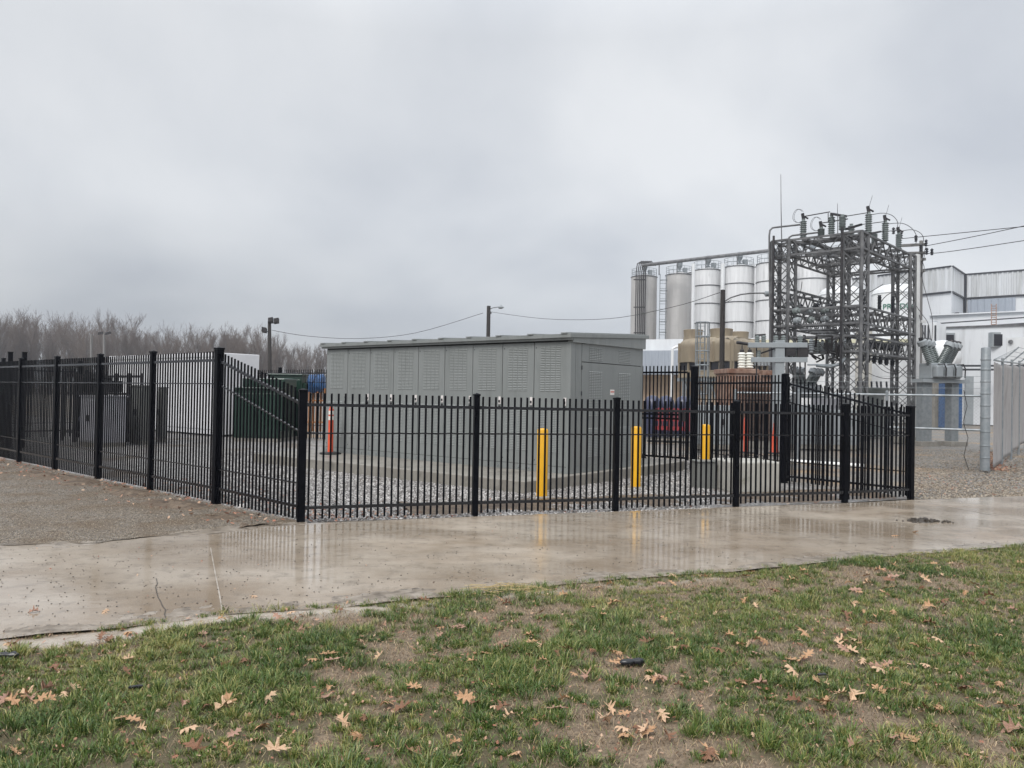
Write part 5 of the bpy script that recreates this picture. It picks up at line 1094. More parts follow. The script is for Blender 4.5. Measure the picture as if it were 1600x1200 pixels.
# ------------------------------------------------------------------ silos
def silo(px, wpx, top, m, label, zt=19.0, rings=(), d=None, rail=True, base='silo'):
    h = hor(px); d = d or (zt-CH)*F/(h-top); p = at(px, 600, d); rad = wpx*d/F/2; p.z = 0
    r = thing('silo', label, 'silo', p, 'row of tall silos')
    MB().lathe(p, [(rad, 0), (rad, zt-.15), (rad*.985, zt), (rad*.5, zt+.28), (.1, zt+.42)], 48).build('shell', m, r, smooth=True)
    for z in tuple(rings)+(zt-.05,): MB().ring(p+Vector((0, 0, z)), rad+.02, .07, 40, 5).build('stiffening_ring', 'lattice', r)
    if rail:
        g = MB()
        for z in (.55, 1.1): g.ring(p+Vector((0, 0, zt+z)), rad*.96, .028, 32, 4)
        for k in range(14):
            a = k/14*2*math.pi; q = p+Vector((math.cos(a), math.sin(a), 0))*rad*.96; g.tube(q+Vector((0, 0, zt-.1)), q+Vector((0, 0, zt+1.1)), .024, n=4)
        g.build('guard_rail', 'galv', r)
        f = MB().lathe(p+Vector((0, -.3, zt+.2)), [(.3, 0), (.3, .3), (.12, .5), (.35, .9), (.42, 1.1), (.42, 1.7), (.2, 1.8)], 14); f.box(p+Vector((.9, .3, zt+.2)), .6, .5, .9); f.build('vent_hopper', 'galv', r, smooth=True)
    return p, rad, zt
R5 = (3.0, 6.0, 9.0, 11.6, 14.2, 16.6)
silo(1004, 40, 433, 'silo_grey', 'leftmost silo, with a dark bundle of vertical pipes down its face', d=112, zt=at(1004, 433, 112).z)
silo(1058.5, 41, 430, 'silo_grey', 'plain grey silo without hoops, second visible from the left', d=110, zt=at(1058, 430, 110).z)
for px, wp, top, lab in ((1103, 43, 423, 'hooped pale silo above the left part of the cooling tower'), (1152, 46, 418, 'hooped pale silo directly right of the dark lamp pole'), (1205, 49, 413, 'pale silo half hidden by the left lattice column'), (1265, 50, 404, 'silo seen through the upper left bay of the lattice'), (1322, 52, 400, 'silo behind the near lattice column')):
    dd = 104-(px-1103)*.045; silo(px, wp, top, 'silo_white', lab, d=dd, zt=at(px, top, dd).z, rings=R5)
for px, top in ((1081, 428), (1127, 424), (1179, 419), (1232, 412)):
    silo(px, 34, top, 'silo_white', {1081: 'back silo showing between the plain grey silo and the first hooped one', 1127: 'back silo showing behind the dark lamp pole between two hooped silos', 1179: 'back silo showing right of the twin white downpipes', 1232: 'back silo showing just left of the near side of the lattice bay'}[px], d=112, zt=at(px, top, 112).z, rail=False)
pb = MB()
for k in range(6):
    x = 991.5+k*2.9; p = at(x, 600, 109.6); z = at(x, 424, 109.6).z; pb.path([(p.x, p.y, 0), (p.x, p.y, z), (p.x+.15, p.y, z+1.1), (p.x+.8, p.y+.2, z+1.5), (p.x+1.6, p.y+1, z+1.0)], .075, 8)
for y in (520, 480, 437): pb.bar(at(990, y, 109.5), at(1008, y, 109.5), .14)
tag(pb.build('pipe_bundle', 'dark_steel', None, smooth=True), 'dark bundle of six vertical pipes bending over the leftmost silo', 'pipes')
pl = MB().path([at(1004, 415, 108), at(1010, 414, 107.5), at(1060, 408, 105), at(1120, 401, 102), at(1200, 392, 99)], .24, 8)
for px in (1030, 1058, 1103, 1152): 
    q = at(px, 414-(px-1010)*.115, 107-(px-1010)*.045); pl.tube(q, (q.x, q.y, q.z-1.6), .08, n=5)
tag(pl.build('conveyor_pipe', 'lattice', None, smooth=True), 'long dark pipe sloping above the silo tops', 'pipe')
cl = thing('caged_ladder', 'tall caged ladder in the bright gap between the two leftmost silos', 'ladder', (at(1034, 600, 108).x, 108, 0)); m = MB(); q = at(1034, 600, 108); zt = at(1034, 428, 108).z
for s in (-.45, .45): m.bar((q.x+s, 108, 0), (q.x+s, 108, zt), .09)
m.build('stringer', 'galv', cl); m = MB()
for k in range(24): m.bar((q.x-.45, 108, 1+k*.72), (q.x+.45, 108, 1+k*.72), .06)
m.build('rung', 'galv', cl); m = MB()
for k in range(12): m.ring((q.x, 107.6, 2+k*1.45), .5, .035, 12, 4)
m.build('safety_cage', 'galv', cl)
for px, w_, lab in ((1081, .22, 'white downpipe beside the plain grey silo'), (1127, .28, 'downpipe between the two hooped pale silos'), (1178, .3, 'twin white downpipes right of the lamp pole'), (1239, .3, 'bright white downpipe seen through the lattice')):
    d = 101 if px < 1200 else 95; q = at(px, 600, d); zt = at(px, 412, d).z; m = MB()
    for dx in ((0,) if px != 1178 else (-.35, .5)): m.tube((q.x+dx, d, 0), (q.x+dx, d, zt), w_*(.8 if dx else 1), n=8)
    tag(m.build('downpipe', 'tank_white', None, smooth=True), lab, 'pipe', 'vertical pipes between the silos')
# domed white tanks and green lettering
def dome_tank(px, wpx, top, d, label, word=None):
    p = at(px, 600, d); p.z = 0; rad = wpx*d/F/2; zt = at(px, top, d).z-.55; r = thing('domed_tank', label, 'tank', p, 'white domed tanks behind the lattice')
    MB().lathe(p, [(rad, 0), (rad, zt-.35), (rad*.97, zt-.1), (rad*.88, zt+.15), (rad*.6, zt+.42), (rad*.3, zt+.53), (.05, zt+.56)], 40).build('shell', 'tank_white', r, smooth=True)
    MB().ring(p+Vector((0, 0, zt-.3)), rad+.02, .05, 36, 5).build('top_seam', 'tank_white', r)
    if word:
        cu = bpy.data.curves.new('text', 'FONT'); cu.body = word; cu.size = .62; cu.extrude = .015; cu.align_x = 'CENTER'
        t = bpy.data.objects.new('tmp', cu); C.objects.link(t); dg = bpy.context.evaluated_depsgraph_get(); me = bpy.data.meshes.new_from_object(t.evaluated_get(dg)); C.objects.unlink(t); bpy.data.objects.remove(t)
        zc = at(px, 482, d-rad).z
        for v in me.vertices:
            s = v.co.x*1.05; a = s/rad-.02; R_ = rad+.03+v.co.z
            x, z = R_*math.sin(a), v.co.y; v.co = (x, -R_*math.cos(a), zc+z)
        me.materials.clear(); me.materials.append(M['letter_green']); o = bpy.data.objects.new('lettering', me); C.objects.link(o); o.parent = r
dome_tank(1313, 66, 446, 66, 'white domed tank without lettering behind the near lattice column')
dome_tank(1399, 70, 444, 64, 'white domed tank with green lettering behind the right lattice bay', 'PRODUCERS')

# ------------------------------------------------------------------ buildings
def XY(px, d): q = at(px, 600, d); return (q.x, q.y)
def bld_upper():
    r = thing('factory_building', 'tall factory block with weathered ribbed metal upper band at the right', 'building', (*XY(1485, 75), 0), 'white factory buildings')
    P = [XY(1330, 84), XY(1485, 75), XY(1505, 79.8), XY(1720, 72.5)]; back = [XY(1720, 100), XY(1330, 110)]
    MB().prism(P+back, 0, 14.55).build('wall', 'bldg_white', r)
    u = MB()
    for i in range(3): u.corr(P[i], P[i+1], 12.45, 14.8, .42, .07)
    u2 = MB()
    for i in range(3):
        a, c = Vector((*P[i], 0)), Vector((*P[i+1], 0)); d = (c-a).normalized(); nr = Vector((d.y, -d.x, 0))
        u2.boxv(a+nr*.01+Vector((0, 0, 12.28)), (c-a), nr*.14, (0, 0, .17)); u2.boxv(a+nr*.01+Vector((0, 0, 14.78)), (c-a), nr*.16, (0, 0, .14))
    # shift cladding slightly proud of the wall
    for i, v in enumerate(u.v): u.v[i] = (v[0]-.02, v[1]-.06, v[2])
    u.build('metal_cladding', 'corr', r); u2.build('band_trim', 'dark_trim', r)
    low = MB(); low.corr(XY(1510, 79.5), XY(1585, 76.9), 9.5, 12.2, .55, .05)
    for i, v in enumerate(low.v): low.v[i] = (v[0], v[1]-.08, v[2])
    low.build('metal_cladding', 'bldg_blue', r)
    c = Vector((*XY(1505.5, 79.6), 0)); MB().box(c+Vector((0, -.1, 9)), .22, .22, 5.8).box(c+Vector((.55, -.15, 9)), .14, .14, 3.3).build('downspout', 'dark_trim', r)
    a = Vector((*XY(1487, 75.6), 9.6)); MB().boxv(a+Vector((.1, -.35, 0)), (.9, 2.2, 0), (.3, -.12, 0), (0, 0, .8)).build('vent_hood', 'glass_dark', r)
    MB().prism([XY(1485.5, 74.9), XY(1486.5, 74.95), XY(1486.5, 75.2), XY(1484, 75.2)], 9, 14.8).build('corner_trim', 'bldg_white', r)
bld_upper()
r = thing('factory_building', 'narrow greenish ribbed metal stair tower left of the lettered tank', 'building', (*XY(1356, 72), 0), 'white factory buildings')
MB().prism([XY(1348, 72), XY(1369, 72), XY(1369, 76), XY(1348, 76)], 0, at(1356, 426, 72).z).build('wall', 'corr', r); MB().corr(XY(1348, 71.95), XY(1369, 71.95), .0, at(1356, 427, 72).z, .3, .06).build('metal_cladding', 'corr', r)
def bld_mid():
    r = thing('factory_building', 'long white parapet block in front of the ribbed metal building', 'building', (*XY(1455, 68), 0), 'white factory buildings')
    zt = at(1530, 490, 67).z; MB().prism([XY(1452, 69.5), XY(1720, 62), XY(1720, 72), XY(1452, 74)], 0, zt).build('wall', 'bldg_white', r); MB().prism([XY(1450, 69.3), XY(1722, 61.8), XY(1722, 62.2), XY(1450, 69.7)], zt, zt+.1).build('coping', 'bldg_white', r)
    for k, (y, m) in enumerate(((497, 'dark_trim'), (506, 'dark_trim'))):
        z = at(1530, y, 64).z; a, c = XY(1455, 67.5), XY(1720, 60.5); MB().tube((a[0], a[1], z-.2), (c[0], c[1], z+.25), .06, n=6).build('roof_pipe', m, r)
    p = thing('factory_building', 'low white factory building with dark vent hoods behind the circuit breaker', 'building', (*XY(1475, 60), 0), 'white factory buildings')
    zt = at(1475, 513, 60).z; A, B_ = XY(1470, 60.2), XY(1760, 53)
    MB().prism([A, B_, XY(1760, 60), XY(1470, 66)], 0, zt).build('wall', 'bldg_white', p)
    d = Vector((B_[0]-A[0], B_[1]-A[1], 0)).normalized(); nr = Vector((d.y, -d.x, 0)); a = Vector((*A, 0))
    MB().boxv(a+Vector((0, 0, zt)), Vector((B_[0]-A[0], B_[1]-A[1], 0)), nr*.12, (0, 0, .12)).build('roof_edge', 'lattice', p)
    for px, w_, h_, y in ((1478, .55, .9, 533), (1558, 1.1, .85, 532)):
        q = at(px, y, 58.2 if px > 1500 else 60); fr = MB().boxv(q+Vector((-w_/2-.12, -.5, -h_/2-.1)), (w_+.24, -.05, 0), (0, .7, 0), (0, 0, h_+.25)).build('vent_hood', 'equip', p)
        MB().boxv(q+Vector((-w_/2, -.56, -h_/2)), (w_, -.05, 0), (0, .05, 0), (0, 0, h_)).build('vent_opening', 'glass_dark', fr)
    q = at(1572, 545, 57.5); q2 = at(1640, 545, 55.4); MB().boxv(Vector((q.x, q.y-.12, .1)), (q2.x-q.x, q2.y-q.y, 0), (0, .1, 0), (0, 0, at(1572, 530, 57.5).z)).build('panel', 'tank_white', p)
    MB().lathe(at(1578, 534, 57.2), [(.14, 0), (.14, .15)], 12, axis=(0, -1, 0)).build('wall_lamp', 'lattice', p)
    q = at(1507, 585, 59); MB().boxv(Vector((q.x, q.y-.15, 0)), (1.6, -.18, 0), (0, .1, 0), (0, 0, at(1507, 588, 59).z)).build('roller_door', 'equip', p)
    m = MB()
    for y in (573, 579): a_, c_ = at(1490, y, 57.5), at(1640, y, 55); m.boxv(a_, c_-a_, (0, .1, 0), (0, 0, .14))
    m.build('wall_stripe', 'dark_trim', p)
    ld = thing('roof_ladder', 'rusty ladder standing against the white parapet on the low roof', 'ladder', at(1550, 509, 60), 'roof ladders'); m = MB()
    for x in (1549, 1556.5): m.tube(at(x, 510, 60), at(x, 475, 62), .035, n=5)
    for k in range(9): m.tube(at(1549, 507-k*3.6, 60.2), at(1556.5, 507-k*3.6, 60.2), .025, n=4)
    m.build('ladder_frame', 'rust', ld)
    p = thing('factory_building', 'pale ribbed metal annex between the lattice and the low white building', 'building', (*XY(1450, 56), 0), 'white factory buildings')
    zt = at(1450, 503, 56).z; pl = [XY(1425, 57), XY(1463, 55.5), XY(1476, 58.5), XY(1440, 62)]; MB().prism(pl, 0, zt).build('wall', 'bldg_blue', p)
    m = MB().corr(XY(1425, 56.9), XY(1463, 55.4), .1, zt-.05, 1.0, .14).corr(XY(1463, 55.4), XY(1476, 58.4), .1, zt-.05, .6, .08); m.build('metal_cladding', 'bldg_white', p)
    m = MB()
    for px in (1437, 1441, 1446, 1457): q = at(px, 600, 55.6); m.boxv((q.x, q.y-.25, .1), (.10, 0, 0), (0, .06, 0), (0, 0, zt-.4))
    m.build('dark_gap', 'dark_trim', p)
    p = thing('factory_building', 'long low white building with a cream roof strip behind the lattice', 'building', (*XY(1300, 62), 0), 'white factory buildings')
    zt = at(1300, 536, 62).z; a, c = XY(1178, 64), XY(1440, 60); MB().prism([a, c, XY(1440, 64), XY(1178, 70)], 0, zt).build('wall', 'tank_white', p)
    MB().prism([(a[0], a[1]-.15), (c[0], c[1]-.15), (c[0], c[1]+.1), (a[0], a[1]+.1)], zt, zt+.3).build('roof_strip', 'cream', p)
    m = MB().prism([XY(1336, 58.5), XY(1362, 58.2), XY(1362, 59.5), XY(1336, 59.5)], 0, at(1350, 515, 58).z).build('wall_pier', 'block', p)
bld_mid()
def bld_left():
    p = thing('warehouse', 'low pale blue warehouse with white roof edge between the enclosure and the cooling tower', 'building', (*XY(1000, 72), 0))
    zr = at(1020, 548, 72).z; zt = at(1020, 535, 78).z; MB().prism([XY(930, 74), XY(1190, 68), XY(1190, 90), XY(930, 96)], at(1020, 585, 72).z, zr).build('upper_wall', 'bldg_blue', p)
    MB().prism([XY(935, 76), XY(1185, 70), XY(1185, 90), XY(935, 96)], zr+.02, zt).build('roof', 'tank_white', p)
    MB().prism([XY(930, 76), XY(1190, 70), XY(1190, 72), XY(930, 78)], 0, at(1020, 585, 72).z-.02).build('lower_wall', 'tan_wall', p)
    c = MB().corr(XY(930, 73.9), XY(1190, 67.9), at(1020, 585, 72).z, zr, .6, .05).build('metal_cladding', 'bldg_blue', p)
    q = at(1050, 600, 69); MB().path([(q.x, q.y, .2), (q.x, q.y, at(1050, 545, 69).z), (q.x+.3, q.y, at(1050, 542, 69).z), (q.x+.9, q.y, at(1050, 541, 69).z)], .13, 8).build('pipe', 'tank_white', p)
bld_left()
p = at(1485, 600, 50); p.z = 0; r = thing('portable_toilet', 'blue booth half hidden behind the circuit breaker legs', 'booth', p)
MB().box(p, .95, 1.1, 2.9).build('cabin', 'blue', r, bev=.05); MB().box(p+Vector((.0, 0, 2.9)), 1.0, 1.15, .12).build('roof', 'navy', r, bev=.03); MB().box(p+Vector((0, -.565, .15)), .7, .03, 2.4).build('door', 'blue', r, bev=.01)
tank = at(1470, 600, 52); r = thing('horizontal_tank', 'bright white rounded tank behind the circuit breaker bushings', 'tank', (tank.x, tank.y, 0)); MB().lathe((tank.x, tank.y, at(1470, 560, 52).z), [(.05, -1.9), (.8, -1.7), (1.15, -1.2), (1.2, 1.2), (.8, 1.7), (.05, 1.9)], 24, axis=(.5, 1, 0)).build('shell', 'tank_white', r, smooth=True)
MB().box((tank.x-.3, tank.y-.8, 0), 1.2, .3, at(1470, 560, 52).z-.8).box((tank.x+.5, tank.y+.8, 0), 1.2, .3, at(1470, 560, 52).z-.8).build('saddle', 'concrete', r)

# ------------------------------------------------------------------ bare trees
def tree_mesh(seed, H, spread):
    rnd = random.Random(seed); segs = []
    def grow(p, d, ln, rad, lvl):
        n = (5, 4, 4, 3, 2)[lvl]
        for i in range(n):
            d = (d+Vector((rnd.uniform(-1, 1), rnd.uniform(-1, 1), rnd.uniform(-.2, .5)))*(.07+.05*lvl)).normalized(); q = p+d*ln/n; r2 = rad*.80
            segs.append((p, q, rad, r2, lvl)); p = q; rad = r2
            if lvl < 4 and (i > 0 or lvl > 0):
                for _ in range(2 if lvl else 3):
                    if rnd.random() < (.9, .80, .70, .60)[lvl]:
                        a = rnd.uniform(0, 6.28); side = Vector((math.cos(a), math.sin(a), 0)); nd = (d+side*spread*rnd.uniform(.5, 1.1)+Vector((0, 0, .45))).normalized()
                        grow(p, nd, ln*rnd.uniform(.45, .66), rad*rnd.uniform(.5, .7), lvl+1)
    grow(Vector((0, 0, -.3)), Vector((rnd.uniform(-.06, .06), rnd.uniform(-.06, .06), 1)), H*.62, H*.021, 0)
    zmax = max(s[1].z for s in segs); k = H/zmax
    V = {0: [[], [], []], 1: [[], [], []]}
    for a, b_, r0, r1, lvl in segs:
        w_ = 0 if lvl <= 1 else 1; n = 6 if lvl <= 1 else 3
        r0 = max(r0, .011); r1 = max(r1, .008); a, b_ = a*k, b_*k; d = (b_-a).normalized(); u = d.cross(Vector((1, 0, 0)) if abs(d.x) < .8 else Vector((0, 1, 0))).normalized(); v = d.cross(u)
        vs, fl, sz = V[w_]; o = len(vs)
        for (c, r) in ((a, r0), (b_, r1)):
            for j in range(n): t = 2*math.pi*j/n; vs.append(tuple(c+(u*math.cos(t)+v*math.sin(t))*r))
        for j in range(n): fl += [o+j, o+(j+1) % n, o+n+(j+1) % n, o+n+j]; sz.append(4)
    out = []
    for w_, nm, mm in ((0, 'trunk', 'bark'), (1, 'crown', 'twig')):
        o = numpy_mesh(nm, *V[w_], M[mm]); C.objects.unlink(o); out.append(o.data); bpy.data.objects.remove(o)
    return out
SHAPES = [(1, .55, 'vase-shaped'), (2, .85, 'wide-crowned'), (3, .40, 'narrow upright'), (4, .65, 'even-crowned'), (5, .5, 'tall slender'), (6, .95, 'spreading')]
TM = [tree_mesh(s, 10.0, sp) for s, sp, _ in SHAPES]
tops = [(-300, 486), (-150, 490), (0, 491), (50, 488), (100, 496), (180, 492), (230, 501), (265, 512), (310, 513), (360, 514), (400, 510), (440, 528), (470, 538), (510, 545), (560, 548), (640, 552)]
tx = [t[0] for t in tops]; ty = [t[1] for t in tops]
MARKS = [(0, 'beyond the left picture edge'), (22, 'over the two raised gate posts'), (60, 'between the raised posts and the next fence post'), (105, 'over the second whole fence panel'), (152, 'beside the slim plain pole'), (195, 'over the left end of the white container'), (245, 'over the middle of the white container'), (300, 'left of the thick tall corner post'), (345, 'over the thick tall corner post'), (395, 'over the right end of the white container'), (430, 'beside the leaning floodlight pole'), (470, 'over the green transformers'), (700, 'beside the left end of the enclosure roof')]
random.seed(5); used = {}
for row, (d0, off, step) in enumerate(((150, 0, 29), (172, 7, 25), (200, 12, 25))):
    px = -70+off
    while px < 530:
        d = d0+random.uniform(-8, 8); top = float(np.interp(px, tx, ty))+random.uniform(-12, 12); p = at(px, 600, d); H = at(px, top, d).z
        i = random.randrange(6); rn = ('nearest', 'middle', 'farthest')[row]; mk = next(t for x, t in MARKS if px < x or x == 700)
        if px < 0: mk = MARKS[0][1]
        lab = '%s leafless tree of the %s row, %s' % (SHAPES[i][2], rn, mk)
        for _ in range(5):
            if lab not in used: break
            i = (i+1) % 6; lab = '%s leafless tree of the %s row, %s' % (SHAPES[i][2], rn, mk)
        used[lab] = 1
        lab = lab.replace('of the', 'in the'); lab = lab.replace(' leafless tree in the ', ' leafless tree, ')
        e = thing('bare_tree', lab, 'tree', (p.x, p.y, 0), 'leafless trees on the horizon')
        s = H/10; wv = random.uniform(.85, 1.15); e.scale = (s*wv, s*wv, s); e.rotation_euler = (0, 0, random.uniform(0, 6.28))
        for nm, me in zip(('trunk', 'crown'), TM[i]):
            o = bpy.data.objects.new(nm, me); C.objects.link(o); o.parent = e
        px += step*random.uniform(.7, 1.3)
V = []; FL = []; SZ = []; rb = np.random.default_rng(3)
for i in range(3500):
    px = rb.uniform(-150, 560); d = rb.uniform(150, 210); x = (px-800)/F*d; h = rb.uniform(1.5, 5.5); o = len(V); a = rb.uniform(-.5, .5); ww = rb.uniform(.015, .04)
    V += [(x-ww, d, 0), (x+ww, d, 0), (x+a*h+ww*.4, d+.2, h), (x+a*h-ww*.4, d+.2, h)]; FL += [o, o+1, o+2, o+3]; SZ.append(4)
o = numpy_mesh('undergrowth', V, FL, SZ, M['twig']); tag(o, 'tangled leafless brush at the foot of the distant wood', 'brush', kind='stuff')

# ------------------------------------------------------------------ fallen leaves
def leaf_mesh(seed, m, curl):
    rnd = random.Random(seed); right = [(.0, -.62), (.015, -.40), (.07, -.30), (.21, -.30), (.17, -.20), (.08, -.14), (.08, -.05), (.30, .0), (.33, .09), (.22, .10), (.10, .13), (.09, .22), (.24, .32), (.17, .36), (.08, .33), (.05, .46), (.0, .54)]
    P = [(x*rnd.uniform(.85, 1.15), y) for x, y in right]+[(-x*rnd.uniform(.85, 1.15), y+rnd.uniform(-.02, .02)) for x, y in right[::-1][1:-1]]
    mid = [(0, -.3), (0, 0), (0, .25)]; V = [(x, y) for x, y in P]; n = len(V); V += mid; fs = []
    half = len(right)-1
    c = n+1
    for i in range(n):
        fs.append((i, (i+1) % n, c))
    def z(x, y): return curl*x*x*1.6+curl*.35*y*y*(1 if seed % 2 else -1)+.35*curl*x*y+.035*math.sin(9*x+4*y+seed)
    me = bpy.data.meshes.new('leaf'); me.from_pydata([(x, y, z(x, y)) for x, y in V], [], fs); me.materials.append(M[m]); me.update(); return me
LM = [(leaf_mesh(s+10*i, m, cv), m) for i, m in enumerate(('leaf_tan', 'leaf_pale', 'leaf_pink', 'leaf_rust')) for s, cv in ((1, .7), (2, 1.6), (3, -1.0))]
W_ = {'leaf_tan': 'tan', 'leaf_pale': 'straw-coloured', 'leaf_pink': 'pinkish brown', 'leaf_rust': 'dark rust'}
LB = {}
def leaf(x, y, z, s, where, weights=(6, 4, 2, 3)):
    i = random.choices(range(4), weights)[0]; kk = random.randrange(3); me, m = LM[i*3+kk]
    o = bpy.data.objects.new('fallen_leaf', me); C.objects.link(o); o.location = (x, y, z); o.scale = (s*random.uniform(.8, 1.1), s, s); o.rotation_euler = (random.gauss(0, .32), random.gauss(0, .32), random.uniform(0, 6.28))
    o['group'] = 'fallen oak leaves'; o['category'] = 'leaf'
    base = '%s %s %s leaf %s' % ('large' if s > .095 else 'small' if s < .07 else 'middling', ('flattish', 'cupped', 'arched')[kk], W_[m], where)
    LB.setdefault(base, []).append(o)
def zone(px, py):
    row = 'along the pavement edge' if py < 930 else 'in the far lawn' if py < 985 else 'in the middle lawn' if py < 1060 else 'in the near lawn' if py < 1130 else 'at the picture bottom'
    colm = ['far left', 'left', 'left of centre', 'right of centre', 'right', 'far right'][min(5, max(0, int(px/1600*6)))]
    return '%s, %s' % (row, colm)
random.seed(12); cnt = 0
while cnt < 290:
    py = 1200-(1200-880)*random.random()**.72; px = random.uniform(-30, 1630); q = gnd(px, py)
    if cnt > 20 and random.random() < .30:
        px = lastp[0]+random.gauss(0, 26); py = min(1195, lastp[1]+random.gauss(0, 9)); q = gnd(px, py)
    dn = float(edge_d(np.array(q.x), np.array(q.y)))
    if dn < .10: continue
    lastp = (px, py)
    z = float(lawn_z(np.array(q.x), np.array(q.y)))+(.018 if dn < .9 else random.uniform(.022, .044))
    leaf(q.x, q.y, z, random.uniform(.06, .135), zone(px, py)); cnt += 1
for px, py, wh in ((165, 957, 'on the wet pavement left of the crack'), (395, 933, 'on the wet pavement right of the joint'), (52, 957, 'on the wet pavement at the left edge'), (1430, 832, 'on the wet pavement near the mud clod'), (1398, 838, 'on the wet pavement below the fence end')):
    q = gnd(px, py); leaf(q.x, q.y, .015, .085, wh)
for base, lst in LB.items():
    for n_, o in enumerate(sorted(lst, key=lambda q: q.location.x)): o['label'] = base if len(lst) == 1 else base+(', %s' % (('leftmost', 'rightmost') if len(lst) == 2 else ('first from left', 'second from left', 'third from left', 'fourth from left', 'fifth from left', 'sixth from left'))[min(n_, 5)])
# leaf litter drifts inside and along the fences: small leaves, uncountable
def litter(name, n, gen, label, smin=.04, smax=.09, cols=None):
    src = LM[0][0]; co = np.array([v.co for v in src.vertices]); fs = [tuple(p.vertices) for p in src.polygons]; V = []; F_ = []; nv = len(co); T_ = []
    for i in range(n):
        x, y, z = gen(); s = random.uniform(smin, smax); R = np.array(Euler((random.gauss(0, .4), random.gauss(0, .4), random.uniform(0, 6.28))).to_matrix()); V.append((co*s*np.array([1, 1, .8])) @ R.T+np.array([x, y, z+.012])); F_.append(np.array(fs)+i*nv); T_.append(np.full(nv, random.random()))
    F_ = np.concatenate(F_).ravel(); o = numpy_mesh(name, np.concatenate(V), F_, np.full(len(F_)//3, 3), M['litter'], {'tint': np.concatenate(T_)}); tag(o, label, 'leaf litter', kind='stuff')
M['litter'] = attr_material('leaf_litter', 'tint', (0.15, 0.055, 0.03), (0.52, 0.36, 0.24), .55, (0.36, 0.15, 0.09))
def g1():
    t = random.random()**1.2; p = F0+FU*0+Vector((random.uniform(.1, 2.9), 0, 0)); a = random.uniform(.15, 1.6); q = F0+LDIR*random.uniform(.1, 6.5)+Vector((.66, .75, 0))*abs(random.gauss(.6, .55)) if random.random() < .6 else F0+(FRONT[1]-F0)*random.uniform(0, 1.1)+Vector((-.3, .95, 0))*abs(random.gauss(.45, .35))
    return q.x, q.y, -.012
litter('leaf_litter', 620, g1, 'reddish brown leaf litter scattered on the pale gravel inside the left corner', .035, .08)
def g2():
    t = random.uniform(0, 1); q = F0+LDIR*(t*12+.2)-Vector((.66, .75, 0))*abs(random.gauss(.30, .38)); return q.x, q.y, .012
litter('leaf_litter', 520, g2, 'thin line of brown leaves along the outer foot of the left fence', .03, .075)
def g3():
    i = random.randrange(1, 5); a, c = FRONT[i], FRONT[i+1]; q = a+(c-a)*random.random()+Vector((-.35, .93, 0))*abs(random.gauss(.5, .6)); return q.x, q.y, -.012
litter('leaf_litter', 320, g3, 'brown leaves and bits scattered inside the low front fence', .02, .06)
def g4():
    P = Vector((12.1, 19.5, 0)); q = P+Vector((.49, .87, 0))*random.uniform(.3, 9)+Vector((.8, -.45, 0))*abs(random.gauss(.15, .22)); return q.x, q.y, .03*random.random()-.05
litter('leaf_litter', 700, g4, 'drift of brown leaves banked against the foot of the grey screened fence', .04, .1)
def g5():
    q = gnd(random.uniform(1430, 1600), random.uniform(728, 770)); return q.x, q.y, -.055
litter('leaf_litter', 160, g5, 'sparse brown leaves on the gravel verge at the right edge', .03, .07)

def g6():
    while True:
        q = gnd(random.uniform(-60, 1660), 1200-(1200-860)*random.random()**.8)
        if edge_d(np.array(q.x), np.array(q.y)) > .03: return q.x, q.y, float(lawn_z(np.array(q.x), np.array(q.y)))+random.uniform(0, .015)
litter('leaf_crumbs', 2600, g6, 'small crumbled brown leaf bits caught all over the lawn', .010, .034)
def g7():
    q = gnd(random.uniform(0, 1650), random.uniform(780, 1000))
    while not (edge_d(np.array(q.x), np.array(q.y)) < -.02 and q.y < np.interp(q.x, [p.x for p in FAR], [p.y for p in FAR])-.03): q = gnd(random.uniform(0, 1650), random.uniform(780, 1000))
    return q.x, q.y, -.006
litter('leaf_crumbs', 110, g7, 'tiny leaf bits stuck to the wet pavement', .012, .028)
# stones
def stones(name, n, gen, label, smin, smax, m):
    base = np.array([(1, 0, 0), (-.9, .2, 0), (.1, 1, 0), (0, -.9, .1), (.1, .1, .8), (0, 0, -.6)]); fs = np.array([(0, 2, 4), (2, 1, 4), (1, 3, 4), (3, 0, 4), (2, 0, 5), (1, 2, 5), (3, 1, 5), (0, 3, 5)]); V = []; F_ = []; T_ = []
    for i in range(n):
        x, y, z = gen(); s = random.uniform(smin, smax); a = random.uniform(0, 6.28); R = np.array([[math.cos(a), -math.sin(a), 0], [math.sin(a), math.cos(a), 0], [0, 0, 1]])
        V.append((base*np.array([random.uniform(.6, 1.2), random.uniform(.6, 1.2), random.uniform(.5, .9)])*s) @ R.T+np.array([x, y, z])); F_.append(fs+i*6); T_.append(np.full(6, random.random()))
    F_ = np.concatenate(F_).ravel(); o = numpy_mesh(name, np.concatenate(V), F_, np.full(len(F_)//3, 3), m, {'tint': np.concatenate(T_)}); tag(o, label, 'gravel', kind='stuff')
M['stone'] = attr_material('mixed_stone', 'tint', (0.085, 0.078, 0.072), (0.57, 0.55, 0.53), .45, (0.26, 0.245, 0.235))
M['stone_b'] = attr_material('brown_stone', 'tint', (0.085, 0.066, 0.047), (0.42, 0.36, 0.28), .45, (0.21, 0.17, 0.125))
def s1():
    while True:
        q = gnd(random.uniform(330, 1110), random.uniform(706, 816), -.01)
        c = q-F0
        if (q-F0).dot(Vector((-.30, .954, 0))) > .05 and (q-F0).dot(Vector((.66, .75, 0))) > .02 and not (0 < (q-PADC).dot(FV) < 6.2 and 0 < (q-PADC).dot(FU) < 8.1): return q.x, q.y, -.008
stones('loose_gravel', 26000, s1, 'pale washed stones covering the ground inside the fence', .014, .034, M['stone'])
